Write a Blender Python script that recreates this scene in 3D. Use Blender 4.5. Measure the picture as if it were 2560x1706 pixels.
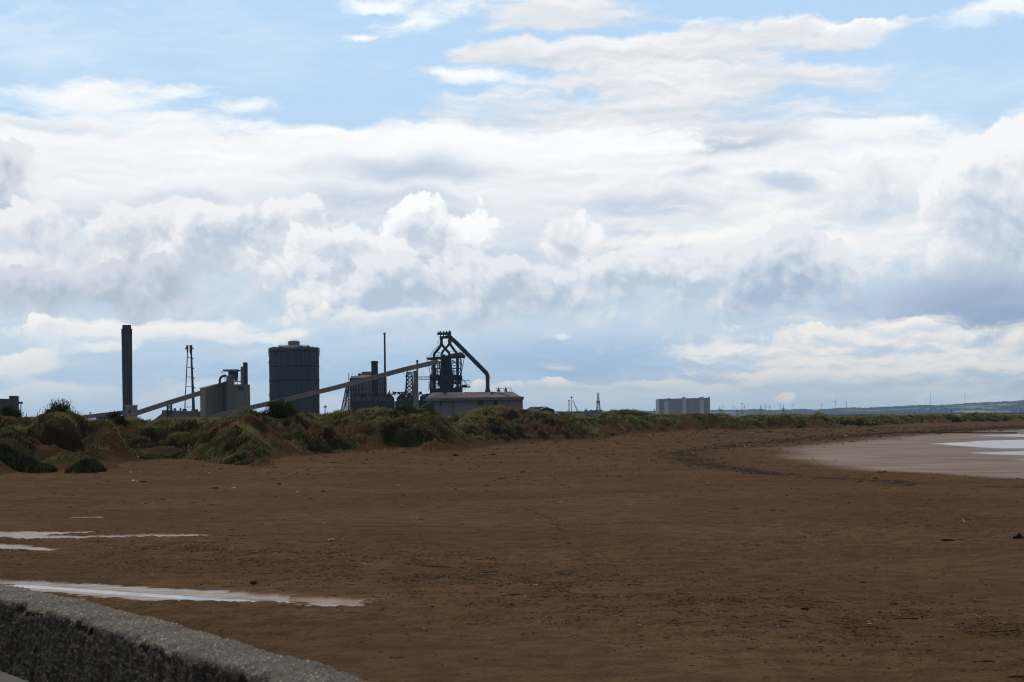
import bpy, math, random
import numpy as np
from mathutils import Vector

for o in list(bpy.data.objects):
    bpy.data.objects.remove(o)
random.seed(7)
SC = bpy.context.scene
COL = SC.collection

# ------------------------------------------------------------------ camera
# photograph: 2560 x 1706, about a 65 mm lens held at eye height on the promenade
F, CX, HOR, EYE = 4600.0, 1280.0, 1044.0, 6.0
ROLL = math.radians(0.65)                                # the camera was held a little crooked
CR, SR = math.cos(ROLL), math.sin(ROLL)


def level(px, py):
    """photo position with the tilt of the camera taken out"""
    x, y = px - CX, py - HOR
    return CX + x * CR - y * SR, HOR + y * CR + x * SR


cam = bpy.data.objects.new('camera', bpy.data.cameras.new('camera'))
COL.objects.link(cam)
cam.location = (0, 0, EYE)
cam.rotation_euler = (math.radians(90), ROLL, 0)
cam.data.sensor_width = 36
cam.data.lens = 36 * F / 2560
cam.data.shift_y = (HOR - 853) / 2560
cam.data.clip_start, cam.data.clip_end = 0.1, 60000
cam.data.dof.use_dof = True
cam.data.dof.focus_distance = 260
cam.data.dof.aperture_fstop = 9
SC.camera = cam

SC.view_settings.view_transform = 'Standard'
SC.view_settings.look = 'None'
SC.view_settings.exposure = 0.0
SC.view_settings.gamma = 1
SC.cycles.use_denoising = True
SC.cycles.filter_width = 1.15
SC.cycles.volume_bounces = 0
SC.cycles.max_bounces = 6
SC.cycles.sample_clamp_indirect = 4

# ------------------------------------------------------------------ sun (behind cloud, high to the left and a little ahead)
SUN_AZ, SUN_EL = math.radians(-42), math.radians(48)
sun = bpy.data.objects.new('sun', bpy.data.lights.new('sun', 'SUN'))
COL.objects.link(sun)
sun.data.energy = 1.5
sun.data.angle = math.radians(12)
sun.data.color = (1.0, 0.94, 0.85)
sd = Vector((math.sin(SUN_AZ) * math.cos(SUN_EL), math.cos(SUN_AZ) * math.cos(SUN_EL), math.sin(SUN_EL)))
sun.rotation_euler = (-sd).to_track_quat('-Z', 'Y').to_euler()


def lin(c):
    return tuple(((v / 255) / 12.92 if v <= 10 else ((v / 255 + .055) / 1.055) ** 2.4) for v in c)


class NT:
    """small node-tree helper"""
    def __init__(s, tree):
        s.t = tree; s.n = tree.nodes; s.l = tree.links; s.n.clear()

    def put(s, sock, v):
        if v is None: return
        if hasattr(v, 'is_output'): s.l.new(v, sock)
        else: sock.default_value = v

    def new(s, typ, **kw):
        nd = s.n.new(typ)
        for k, v in kw.items(): setattr(nd, k, v)
        return nd

    def M(s, op, a, b=None, c=None, clamp=False):
        nd = s.new('ShaderNodeMath', operation=op, use_clamp=clamp)
        for i, v in enumerate((a, b, c)): s.put(nd.inputs[i], v)
        return nd.outputs[0]

    def V(s, op, a, b=None):
        nd = s.new('ShaderNodeVectorMath', operation=op)
        s.put(nd.inputs[0], a); s.put(nd.inputs[1], b)
        return nd.outputs['Value' if op in ('LENGTH', 'DOT_PRODUCT', 'DISTANCE') else 'Vector']

    def noise(s, vec, scale, detail=4, rough=.55, dim='3D', dist=0.0, out=0, lac=2.0):
        nd = s.new('ShaderNodeTexNoise', noise_dimensions=dim)
        s.put(nd.inputs['Vector'], vec)
        for k, v in (('Scale', scale), ('Detail', detail), ('Roughness', rough), ('Distortion', dist), ('Lacunarity', lac)):
            s.put(nd.inputs[k], v)
        return nd.outputs[out]

    def mapr(s, v, a, b, c=0.0, d=1.0, kind='SMOOTHSTEP'):
        nd = s.new('ShaderNodeMapRange', interpolation_type=kind, clamp=(kind == 'LINEAR'))
        for i, x in enumerate((v, a, b, c, d)): s.put(nd.inputs[i], x)
        return nd.outputs[0]

    def mix(s, fac, a, b, blend='MIX'):
        nd = s.new('ShaderNodeMix', data_type='RGBA', blend_type=blend)
        s.put(nd.inputs[0], fac)
        for i, v in ((6, a), (7, b)):
            s.put(nd.inputs[i], (*v, 1.0) if isinstance(v, tuple) and len(v) == 3 else v)
        return nd.outputs[2]

    def xyz(s, v):
        nd = s.new('ShaderNodeSeparateXYZ'); s.put(nd.inputs[0], v); return nd.outputs

    def comb(s, x, y, z=0.0):
        nd = s.new('ShaderNodeCombineXYZ')
        for i, v in enumerate((x, y, z)): s.put(nd.inputs[i], v)
        return nd.outputs[0]


# ------------------------------------------------------------------ sky: Nishita blue with layers of procedural cloud, all laid out by compass direction and elevation
world = bpy.data.worlds.new('World'); SC.world = world
world.use_nodes = True
world.cycles.sampling_method = 'MANUAL'
world.cycles.sample_map_resolution = 1024
n = NT(world.node_tree)
SKY_STRENGTH = 0.1
sky = n.new('ShaderNodeTexSky', sky_type='NISHITA', sun_disc=False)
sky.sun_elevation, sky.sun_rotation = SUN_EL, SUN_AZ
sky.air_density, sky.dust_density, sky.ozone_density = 1.0, 0.6, 1.0
D = n.new('ShaderNodeTexCoord').outputs['Generated']
dx, dy, dz = n.xyz(D)[:3]
K = 4600.0                                              # one unit of U and V is 1/4600 radian
U = n.M('MULTIPLY', n.M('ARCTAN2', dx, dy), K)
VV = n.M('MULTIPLY', n.M('ARCSINE', dz), K)


def AE(px, py):
    px, py = level(px, py)
    a = math.atan((px - CX) / F)
    return a * K, math.atan((HOR - py) / F * math.cos(a)) * K


UV = n.comb(U, VV)
w1 = n.V('SUBTRACT', n.noise(UV, 1 / 230., 3, .5, '2D', out=1), (.5, .5, .5))
w2 = n.V('SUBTRACT', n.noise(UV, 1 / 60., 4, .6, '2D', out=1), (.5, .5, .5))
P = n.V('ADD', UV, n.V('ADD', n.V('MULTIPLY', w1, (110., 60., 0.)), n.V('MULTIPLY', w2, (34., 22., 0.))))
q = n.V('ADD', UV, n.V('MULTIPLY', w1, (60., 60., 0.)))


def heaped(p, det):                                      # heaped cloud: fractal noise with rounded cauliflower cells
    vo = n.new('ShaderNodeTexVoronoi', voronoi_dimensions='2D', feature='SMOOTH_F1')
    n.put(vo.inputs['Vector'], p)
    for k, v in (('Scale', 1 / 150.), ('Detail', 4.0), ('Roughness', .55), ('Lacunarity', 2.1), ('Smoothness', .35)):
        vo.inputs[k].default_value = v
    f = n.noise(p, 1 / 240., det, .55, '2D')
    return n.M('ADD', n.M('MULTIPLY', f, .62), n.M('MULTIPLY', n.M('SUBTRACT', 1.02, vo.outputs['Distance']), .38))


q = n.V('ADD', q, n.V('MULTIPLY', w2, (26., 20., 0.)))
cu = heaped(q, 9)
cu2 = heaped(n.V('ADD', q, (-14., 30., 0.)), 7)
st_vec = n.V('MULTIPLY', n.V('ADD', P, (3000., 900., 0.)), (1 / 420., 1 / 95., 0.))
stt = n.noise(st_vec, 1.0, 9, .6, '2D')                  # layered cloud, drawn out sideways
st2 = n.noise(n.V('ADD', st_vec, (-.03, .16, 0.)), 1.0, 6, .6, '2D')
cuN = n.M('MULTIPLY', n.M('SUBTRACT', cu, .5), 2.0)
stN = n.M('MULTIPLY', n.M('SUBTRACT', stt, .5), 2.0)
relC = n.M('MULTIPLY', n.M('SUBTRACT', cu, cu2), 4.0)
relS = n.M('MULTIPLY', n.M('SUBTRACT', stt, st2), 2.5)
S10 = 1.05 / SKY_STRENGTH


def C(rgb):
    return tuple(v * S10 for v in lin(rgb))


blue = n.mix(n.mapr(VV, 0, 1000), tuple(C((206, 224, 239))), tuple(C((184, 216, 246))))
col = n.mix(0.95, sky.outputs[0], blue)


def cloud(px, py, rx, ry, dark, light, kind='c', amp=.5, soft=.25, op=1.0, rot=0.0, gv=.45, kr=.8, kn=.25, cut=None):
    """one bank of cloud: an ellipse of the sky roughened by the noise fields"""
    global col
    a, e = AE(px, py)
    mp = n.new('ShaderNodeMapping', vector_type='TEXTURE')
    n.put(mp.inputs['Vector'], P)
    mp.inputs['Location'].default_value = (a, e, 0)
    mp.inputs['Rotation'].default_value = (0, 0, math.radians(rot))
    mp.inputs['Scale'].default_value = (rx, ry, 1)
    L = n.V('LENGTH', mp.outputs[0])
    N_, R_ = (cuN, relC) if kind == 'c' else (stN, relS)
    fld = n.M('MULTIPLY_ADD', N_, amp * 2, n.M('SUBTRACT', 1.0, L))
    y = n.xyz(mp.outputs[0])[1]
    if kind == 'c':                                      # crisp heaped tops, ragged soft bases
        sf = n.M('MAXIMUM', n.M('MULTIPLY_ADD', y, -soft * 1.1, soft), .07)
        mask = n.mapr(fld, n.M('MULTIPLY', sf, -.3), sf)
    else:
        mask = n.mapr(fld, -soft * .3, soft)
    if op != 1.0: mask = n.M('MULTIPLY', mask, op)
    if cut is not None:                                  # a flat cloud base
        mask = n.M('MULTIPLY', mask, n.mapr(y, cut - .25, cut + .1))
    t = n.M('MULTIPLY_ADD', y, gv, .5)
    t = n.M('MULTIPLY_ADD', R_, kr, t)
    if kind == 'c':                                      # light comes through the thin edges
        t = n.M('ADD', t, n.mapr(fld, 0.0, .55, .32, -.12))
    t = n.M('MULTIPLY_ADD', N_, kn, t)
    dark = (dark[0] - 5, dark[1], dark[2])
    col = n.mix(mask, col, n.mix(t, C(dark), C(light)))


W = (254, 254, 254)
OVER_D, OVER_L = (124, 130, 141), (168, 173, 182)
# high veil and streaks
cloud(60, 130, 160, 100, (222, 234, 246), (235, 242, 250), 's', .5, .8, .5)
cloud(520, 130, 760, 130, (200, 224, 247), (228, 239, 250), 's', .9, 1.3, .42)
cloud(2250, 240, 520, 110, (204, 226, 247), (230, 240, 250), 's', .9, 1.3, .42)
cloud(250, 400, 900, 115, (232, 236, 243), W, 's', .30, .35, 1, gv=.3, kr=.5)
cloud(1500, 470, 1900, 165, (226, 230, 238), W, 's', .26, .35, 1, gv=.3, kr=.5)
cloud(200, 242, 330, 40, (240, 244, 249), W, 's', .6, .8)
cloud(440, 236, 120, 26, (244, 247, 250), W, 's', .7, .7)
cloud(600, 262, 140, 24, (244, 247, 250), W, 's', .7, .8)
cloud(1030, 42, 160, 52, (242, 246, 250), W, 's', 1.1, 1.0, rot=14)
cloud(930, 12, 90, 18, W, W, 's', .6, .6, .9)
cloud(890, 82, 62, 14, W, W, 's', .9, .8)
cloud(1420, 40, 230, 42, (218, 221, 229), (240, 241, 244), 's', .5, .4)
cloud(1720, 112, 520, 56, (214, 217, 226), (248, 248, 249), 's', .45, .3, rot=2)
cloud(2130, 82, 250, 40, (232, 233, 239), (252, 252, 252), 'c', .45, .4, rot=5)
cloud(1290, 128, 220, 38, (215, 218, 226), (242, 243, 246), 's', .4, .35)
cloud(1150, 182, 160, 26, (244, 246, 249), W, 's', .8, .8, rot=-6)
cloud(1720, 210, 480, 58, (214, 218, 227), (240, 241, 244), 's', .45, .4)
cloud(1560, 300, 600, 100, (210, 215, 225), (244, 245, 247), 's', .4, .45)
cloud(1760, 355, 260, 50, (196, 205, 219), (222, 226, 234), 's', .4, .4)
cloud(2170, 318, 170, 22, (246, 248, 250), W, 's', .6, .5)
cloud(1150, 395, 620, 90, (248, 249, 252), W, 's', .35, .5, rot=3)
cloud(2480, 20, 160, 30, (246, 248, 250), W, 's', .9, .9, .9, rot=10)
cloud(2400, 430, 430, 80, (236, 239, 244), W, 's', .4, .5, rot=5)
# grey shadowed layers under the veil
cloud(1040, 428, 320, 40, (190, 200, 217), (216, 222, 232), 's', .45, .7, .95)
cloud(120, 312, 170, 22, (216, 221, 230), (236, 238, 243), 's', .5, .6, .8)
cloud(430, 500, 170, 26, (200, 207, 224), (226, 229, 238), 's', .5, .6, .95)
cloud(930, 515, 360, 62, (188, 198, 217), (214, 221, 232), 's', .45, .6, .95)
cloud(1700, 470, 520, 110, (222, 226, 234), W, 's', .6, .5)
cloud(1950, 452, 85, 22, (188, 201, 221), (206, 215, 230), 's', .6, .8, .9, rot=-12)
cloud(1740, 432, 75, 15, (200, 209, 225), (216, 222, 232), 's', .7, .9, .9, rot=10)
cloud(1610, 515, 200, 34, (190, 201, 219), (216, 222, 233), 's', .5, .6)
cloud(1350, 620, 1500, 120, (206, 214, 228), (232, 236, 242), 's', .4, .7, .9)
cloud(1900, 620, 480, 110, (236, 239, 241), (255, 253, 249), 's', .5, .5)
cloud(1250, 770, 1600, 110, (196, 208, 226), (226, 232, 240), 'c', .35, .7)
# heaped clouds of the middle distance
cloud(120, 545, 420, 70, (210, 215, 227), (240, 242, 246), 's', .4, .8)
cloud(30, 470, 80, 120, (196, 201, 214), (232, 234, 239), 'c', .36, .4)
cloud(330, 650, 680, 170, (204, 209, 220), (240, 241, 244), 'c', .36, .3, rot=3, kn=.1)
cloud(620, 580, 230, 110, (200, 206, 219), (244, 244, 247), 'c', .40, .26, rot=8)
cloud(250, 735, 600, 95, (186, 193, 208), (216, 220, 229), 'c', .36, .5, gv=.5, kn=.1)
cloud(2200, 500, 230, 120, (212, 218, 229), (240, 242, 245), 'c', .42, .7, .8, kn=.05)
cloud(1400, 600, 130, 125, (208, 213, 224), (250, 250, 251), 'c', .34, .25)
cloud(1080, 630, 210, 175, (206, 212, 224), (255, 255, 255), 'c', .34, .2, gv=.5)
cloud(860, 670, 340, 120, (202, 209, 222), (246, 247, 249), 'c', .40, .25)
cloud(1180, 740, 720, 130, (194, 203, 219), (236, 239, 244), 'c', .36, .35, gv=.6, kn=.12)
cloud(790, 735, 120, 50, (236, 238, 243), (255, 254, 251), 'c', .5, .6, .9)
cloud(1660, 690, 360, 100, (198, 207, 222), (240, 242, 245), 'c', .40, .3, rot=6, gv=.55)
cloud(1980, 690, 210, 150, (180, 193, 214), (236, 239, 244), 'c', .34, .3, gv=.6, kn=.1, kr=.6)
cloud(2560, 600, 300, 350, (188, 198, 216), (248, 249, 250), 'c', .20, .22, gv=.6, kn=.03, kr=.45)
cloud(2500, 755, 400, 105, (138, 160, 195), (190, 202, 221), 's', .14, .8, 1, gv=.55, kn=.08, kr=.3)
cloud(2080, 770, 160, 50, (172, 188, 213), (206, 215, 229), 'c', .4, .8, .8, kn=.1)
# the lower sky
cloud(950, 900, 1300, 110, (184, 208, 233), (210, 226, 241), 's', .3, .7, .95)
cloud(150, 832, 210, 44, (236, 238, 242), (255, 253, 247), 'c', .5, .5)
cloud(60, 905, 150, 24, (232, 236, 241), (252, 250, 246), 'c', .7, .7, .9, rot=12)
cloud(250, 872, 120, 16, (236, 239, 243), (254, 252, 247), 's', .9, .7, .9, rot=14)
cloud(400, 822, 260, 30, (240, 241, 243), (255, 253, 248), 's', .9, .6)
cloud(720, 800, 300, 40, (226, 230, 237), (254, 252, 248), 'c', .75, .9, .9, rot=3)
cloud(980, 790, 180, 24, (236, 239, 243), (252, 251, 249), 's', .9, .7, .8)
cloud(1480, 888, 360, 60, (166, 195, 228), (188, 210, 234), 's', .35, .7, .9)
cloud(130, 895, 150, 40, (236, 239, 242), (252, 251, 247), 's', .7, .6, rot=14)
cloud(1416, 832, 26, 9, (238, 241, 246), W, 's', .8, .8, .8)
cloud(2200, 842, 520, 46, (222, 229, 238), (255, 251, 243), 'c', .55, .5, .98, kr=1.2)
cloud(2150, 892, 560, 80, (206, 219, 235), (255, 251, 244), 's', 1.0, .8, .98, kr=2.0)
cloud(2350, 945, 480, 60, (210, 223, 237), (255, 251, 244), 's', 1.0, .8, .98, kr=2.0)
cloud(1300, 990, 1700, 36, (214, 228, 240), (240, 244, 246), 's', .5, .7, .85)
cloud(1340, 968, 170, 26, (230, 236, 241), (254, 251, 244), 'c', .8, .7)
cloud(180, 985, 420, 26, (224, 232, 240), (246, 246, 244), 's', .9, .9, .85)
cloud(1640, 962, 260, 14, (240, 243, 244), (253, 250, 244), 's', .7, .5)
cloud(1960, 1002, 40, 16, (244, 244, 243), (254, 250, 246), 'c', .4, .5)

# unseen dark cloud added overhead and behind to dim the light on the beach
over = n.mapr(VV, 1080, 2100)
side = n.mapr(n.M('ABSOLUTE', U), 1750, 3200)
over = n.M('MAXIMUM', over, side)
og = n.mapr(stN, -.5, .5)
col = n.mix(over, col, n.mix(og, C(OVER_D), C(OVER_L)))
bg = n.new('ShaderNodeBackground')
n.put(bg.inputs[0], col); bg.inputs[1].default_value = SKY_STRENGTH
wo = n.new('ShaderNodeOutputWorld')
n.l.new(bg.outputs[0], wo.inputs[0])


# ------------------------------------------------------------------ helpers
def tag(o, label=None, cat=None, group=None, kind=None):
    for k, v in (('label', label), ('category', cat), ('group', group), ('kind', kind)):
        if v: o[k] = v
    return o


def link(name, mesh, m=None, parent=None):
    o = bpy.data.objects.new(name, mesh)
    COL.objects.link(o)
    if m: mesh.materials.append(m)
    if parent: o.parent = parent
    return o


def np_mesh(name, verts, faces, smooth=False):
    """faces: (n,3) or (n,4) integer array"""
    me = bpy.data.meshes.new(name)
    verts = np.asarray(verts, dtype=np.float32); faces = np.asarray(faces, dtype=np.int32)
    k = faces.shape[1]
    me.vertices.add(len(verts)); me.vertices.foreach_set('co', verts.ravel())
    me.loops.add(faces.size); me.loops.foreach_set('vertex_index', faces.ravel())
    me.polygons.add(len(faces))
    me.polygons.foreach_set('loop_start', np.arange(0, faces.size, k, dtype=np.int32))
    me.polygons.foreach_set('use_smooth', np.full(len(faces), smooth))
    me.update(calc_edges=True)
    return me


def attr(me, name, vals):
    a = me.attributes.new(name, 'FLOAT', 'POINT')
    a.data.foreach_set('value', np.asarray(vals, dtype=np.float32))


def vnoise(x, y, seed=0):
    xi = np.floor(x).astype(np.int64); yi = np.floor(y).astype(np.int64)
    xf = x - xi; yf = y - yi
    u = xf * xf * xf * (xf * (xf * 6 - 15) + 10); v = yf * yf * yf * (yf * (yf * 6 - 15) + 10)

    def h(a, b):
        k = (a * 374761393 + b * 668265263 + seed * 1442695041) & 0xFFFFFFFF
        k = ((k ^ (k >> 13)) * 1274126177) & 0xFFFFFFFF
        k = ((k ^ (k >> 16)) * 2246822519) & 0xFFFFFFFF
        return ((k ^ (k >> 15)) & 0xFFFFFF) / 0xFFFFFF
    a = h(xi, yi); b = h(xi + 1, yi); c = h(xi, yi + 1); d = h(xi + 1, yi + 1)
    return a + (b - a) * u + (c - a) * v + (a - b - c + d) * u * v


def fbm(x, y, octv=4, seed=0, gain=.5):
    s = np.zeros_like(x); a = 1.0; t = 0.0
    for i in range(octv):
        s += a * vnoise(x * 2 ** i + 17.3 * i, y * 2 ** i - 9.1 * i, seed + i * 7); t += a; a *= gain
    return s / t


def sstep(x, a, b):
    t = np.clip((x - a) / (b - a), 0, 1)
    return t * t * (3 - 2 * t)


def gp(px, py, z=0.0):
    """photo position of a spot on level ground at height z -> plan x, y"""
    px, py = level(px, py)
    d = (EYE - z) * F / (py - HOR)
    return (px - CX) / F * d, d


def at(px, py, d):
    px, py = level(px, py)
    return Vector(((px - CX) / F * d, d, EYE - (py - HOR) / F * d))


def polydist(X, Y, pts):
    best = np.full(X.shape, 1e9)
    for (ax, ay), (bx, by) in zip(pts[:-1], pts[1:]):
        vx, vy = bx - ax, by - ay
        t = np.clip(((X - ax) * vx + (Y - ay) * vy) / (vx * vx + vy * vy), 0, 1)
        best = np.minimum(best, np.hypot(X - ax - t * vx, Y - ay - t * vy))
    return best


def inpoly(px, py, pts):
    r = np.zeros(px.shape, bool); k = len(pts)
    for i in range(k):
        x0, y0 = pts[i]; x1, y1 = pts[(i + 1) % k]
        c = ((y0 > py) != (y1 > py)) & (px < (x1 - x0) * (py - y0) / ((y1 - y0) if y1 != y0 else 1e-9) + x0)
        r ^= c
    return r


# ------------------------------------------------------------------ the ground: one sheet of sand, dunes and low land
TOE_PX = [(-900, 1300), (-500, 1235), (-100, 1208), (0, 1206), (71, 1190), (160, 1190), (262, 1194), (300, 1172), (354, 1163), (420, 1158), (480, 1162),
          (560, 1174), (669, 1184), (692, 1160), (760, 1152), (830, 1146), (940, 1138), (1040, 1138), (1151, 1138), (1250, 1123),
          (1342, 1113), (1491, 1106), (1580, 1092), (1720, 1082), (1860, 1080), (2068, 1074), (2110, 1069), (2202, 1068),
          (2306, 1061), (2560, 1056), (3000, 1051), (3600, 1048)]
TOE = [gp(*p) for p in TOE_PX]
CREST_PX = [(-900, 1030), (0, 1036), (60, 1042), (95, 1041), (170, 1040), (195, 1050), (208, 1064), (252, 1065), (268, 1052), (290, 1041), (350, 1042), (385, 1050),
            (400, 1044), (440, 1042), (560, 1040), (590, 1031), (620, 1019), (645, 1026), (660, 1030), (740, 1027), (775, 1031), (805, 1034), (850, 1024), (900, 1022),
            (940, 1020), (1000, 1021), (1060, 1024), (1092, 1034), (1125, 1043), (1160, 1034), (1200, 1022), (1245, 1017), (1290, 1021), (1340, 1029),
            (1400, 1036), (1480, 1039), (1530, 1028), (1565, 1024), (1600, 1029), (1640, 1037), (1700, 1036), (1765, 1035), (1800, 1035), (1820, 1037),
            (1842, 1046), (1855, 1042), (1870, 1037), (1910, 1038), (1960, 1037), (2000, 1035), (2015, 1041), (2045, 1032), (2065, 1037), (2085, 1044), (2150, 1042),
            (2200, 1039), (2250, 1038), (2350, 1036), (2380, 1036), (2395, 1039), (2440, 1032), (2490, 1036), (2560, 1038), (3000, 1040), (3600, 1040)]

def was(px, d):
    """distance of a spot whose foot was read off the photo as 27600 / d below its upper rim"""
    return gp(px, 1030 + 27600. / d)[1]


LV = [level(*p) for p in CREST_PX]
dyv = np.concatenate([np.array([3600, 2800, 2200, 1700, 1350, 1100, 950, 860]), np.arange(800, 200, -1.5), np.arange(200, 80, -.42), np.arange(80, 22, -.24), np.geomspace(21.5, 1.5, 50)])
uv = np.concatenate([np.array([-9000, -6500, -5000, -4000, -3300, -2800, -2400, -2050, -1800, -1650, -1550]), np.arange(-1480, 1480, 3.0),
                     np.array([1500, 1550, 1650, 1800, 2050, 2400, 2800, 3300, 4000, 5000, 6500, 9000])])
GU, GD = np.meshgrid(uv / F, EYE * F / dyv)
GX, GY = GU * GD, GD
lx_, ly_ = GU * F, EYE * F / GD
gpx, gpy = CX + lx_ * CR + ly_ * SR, HOR + ly_ * CR - lx_ * SR
jit = (fbm(GX / 9, GY / 9, 3, 3) - .5) * np.minimum(GD * .03, 7)
toe_d = polydist(GX, GY, TOE)
toeD = np.interp(gpx, [p[0] for p in TOE_PX], [p[1] for p in TOE])
inland = GD > toeD
sd_ = np.where(inland, toe_d, -toe_d) + jit * .5

# dune envelope: rises behind its toe to a crest, then falls away to the low land
Lr = np.interp(gpx, [-900, 200, 700, 1100, 1500, 1900, 2600, 3600], [42, 42, 55, 55, 45, 28, 24, 22])
crest_y = np.interp(CX + lx_, [p[0] for p in LV], [p[1] for p in LV])
crestD = np.interp(CX + lx_, [-900, 0, 300, 700, 1100, 1500, 1900, 2560, 3600], [was(-900, 190) * .9, was(0, 225), was(300, 238), was(700, 262), was(1100, 330), was(1500, 470), 720, 1150, 1500])
Hc = EYE - (crest_y - HOR) / F * crestD
rise = sstep(sd_, -3, Lr)
fall = 1 - sstep(GD, crestD * 1.12, crestD * 1.75 + 40)
hum = fbm(GX / 13 + jit * .05, GY / 17, 4, 11)
hum2 = 1 - np.abs(2 * fbm(GX / 6.2 + jit * .12, GY / 8.5, 3, 23) - 1)
hum3 = fbm(GX / 2.2, GY / 2.6, 3, 31)
zd = Hc * (.30 * sstep(sd_, -2, 9) + .70 * rise)
mid = np.clip(rise * (1.25 - rise) * 4, 0, 1)
zd = zd + ((hum - .5) * 3.6 + (hum2 - .66) * 3.4) * np.clip(sd_ / 9, 0, 1) * np.clip(1.15 - .55 * rise, .3, 1)
wx_, wy_ = fbm(GX / 5, GY / 6, 3, 131) - .5, fbm(GX / 5, GY / 6, 3, 137) - .5
terr = fbm(GX / 11 + wx_ * .9, GY / 13 + wy_ * .9, 3, 141)
terr2 = fbm(GX / 5.5 + wx_ * .8, GY / 7 + wy_ * .8, 3, 147)
step_ = sstep(terr, .47, .545) * 1.9 + sstep(terr2, .50, .57) * 1.0
zd = zd + (step_ - 1.4) * np.clip(sd_ / 7, 0, 1) * np.clip(1.25 - .7 * rise, .3, 1)
zd = zd + (hum3 - .5) * .75 * np.clip(sd_ / 4, 0, 1)


def mound(px, py, d, rx, ry, h, sharp=1.0):
    """a hummock: centre by its foot in the photo (z=0 reference), radii and height in metres"""
    d = was(px, d)
    x = (px - CX) / F * d
    q = ((GX - x) / rx) ** 2 + ((GY - d) / ry) ** 2
    return h * np.exp(-q ** sharp)


MOUNDS = [(40, 0, 182, 7.5, 7, 1.6), (150, 0, 200, 8, 7, 1.5), (245, 0, 190, 3.2, 3, .8), (255, 0, 205, 3.5, 4, 1.6), (320, 0, 189, 2.0, 2.6, .8),
          (800, 0, 222, 5, 6, 1.5), (990, 0, 262, 6, 7, 1.8), (1060, 0, 276, 5, 6, 1.2), (1210, 0, 320, 8, 8, .9), (1300, 0, 300, 6, 10, .9),
          (1440, 0, 400, 5, 7, 1.8), (1750, 0, 600, 6, 8, 1.6), (1720, 0, 580, 4, 6, 1.2), (2045, 0, 680, 10, 12, 1.2)]
for mpx, _, md, mrx, mry, mh in MOUNDS:
    zd = zd + mound(mpx, 0, md, mrx, mry, mh) * np.clip((sd_ + 2) / 5, 0, 1)
for mpx, md, mrx, mry, mh in [(120, 178, 4, 5, 1.4), (205, 185, 5, 5, 1.2), (400, 188, 5, 8, 1.4), (450, 182, 5, 6, .9), (700, 200, 4, 8, 1.2), (880, 268, 5, 7, 1.3),
                              (1120, 288, 5, 8, 1.5), (1700, 640, 4, 8, 1.6)]:
    zd = zd - mound(mpx, 0, md, mrx, mry, mh) * np.clip((sd_ + 2) / 5, 0, 1)
zd = np.maximum(zd, 0)
land_z = 0.0
zd = zd * fall + land_z * (1 - fall)
duneW = sstep(sd_, -4, 3)
zd = zd * duneW
# fit the skyline of the dunes to the heights they have along the coast
near = (GD < crestD * 1.6 + 40) & inland
want = (HOR - np.interp(uv + CX, [p[0] for p in LV], [p[1] for p in LV])) / F
for it in range(4):
    ang = np.where(near, (zd + np.where(np.abs(gpx - 232) < 32, .5, .9) * np.where(GD > 420, .55, 1.0) - EYE) / GD, -9).max(axis=0)
    k = np.clip((want - ang) * np.interp(uv + CX, [-900, 0, 1100, 2560], [190, 230, 330, 1100]), -1.5, 1.5)
    zd = zd + k[None, :] * np.where(near, rise * fall, 0) * duneW

# sand detail
wetpoly = [(1972, 1121), (2060, 1109), (2180, 1099), (2277, 1088), (2440, 1079), (2560, 1073), (2900, 1062), (3600, 1050), (3600, 1330), (2900, 1228), (2560, 1197), (2350, 1187), (2150, 1173), (2060, 1160), (1990, 1145)]
wp = [(x, y) for x, y in wetpoly]
ins = inpoly(gpx, gpy, wp)
# edge distance in metres
wd = polydist(GX, GY, [gp(*p) for p in wp + wp[:1]])
wsd = np.where(ins, wd, -wd) / (GD * .011)
wsd = wsd + (fbm(GX / 14, GY / 14, 4, 41) - .5) * 1.6 + .7
wet = sstep(wsd, -.6, 2.6)
shine = np.zeros_like(GX)
for poly, s_ in (([(2325, 1108), (2400, 1104), (2470, 1101), (2600, 1098), (3200, 1090), (3200, 1126), (2600, 1121), (2480, 1120), (2400, 1115)], 1.0),
                 ([(2420, 1131), (2600, 1125), (3200, 1124), (3200, 1140), (2600, 1138), (2480, 1135)], .85),
                 ([(2440, 1088), (2560, 1085), (3200, 1079), (3200, 1089), (2560, 1092), (2480, 1091)], .85),
                 ([(2520, 1146), (2700, 1142), (2700, 1156), (2560, 1154)], .45)):
    sdn = polydist(GX, GY, [gp(*p) for p in poly + poly[:1]]) * np.where(inpoly(gpx, gpy, poly), 1, -1) / (GD * .006)
    shine = np.maximum(shine, s_ * sstep(sdn + (fbm(GX / 9, GY / 22, 4, 47) - .5) * 2.6, -.9, 1.5))

# strand lines of wrack, in plan
L1 = [gp(*p) for p in [(3000, 1224), (2560, 1218), (2310, 1216), (2220, 1204), (1995, 1190), (1883, 1179), (1760, 1161), (1715, 1148), (1700, 1138), (1740, 1126), (1860, 1113),
                       (1960, 1103), (2100, 1092), (2250, 1082), (2400, 1076), (2560, 1067)]]
L2 = [gp(*p) for p in [(-300, 1350), (0, 1362), (300, 1375), (600, 1388), (900, 1412), (1150, 1438), (1400, 1470), (1700, 1505), (2000, 1540), (2300, 1565), (2560, 1575), (3000, 1590)]]
d1 = polydist(GX, GY, L1); d2 = polydist(GX, GY, L2)
lf = fbm(GX / 6, GY / 6, 4, 51)
sc1 = np.clip(GD * .012, 1.0, 6)
wrack1 = 1.15 * np.exp(-(d1 / sc1) ** 2) * sstep(lf, .22, .6)
w2_ = np.interp(gpx, [0, 800, 1400, 2560], [6.0, 6.4, 6.6, 5.0])
wrack2 = np.exp(-(np.abs(d2) / w2_) ** 2.0) * sstep(fbm(GX / 1.4, GY / 2.2, 4, 57), .26, .74)
tide = np.zeros_like(GX)
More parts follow.
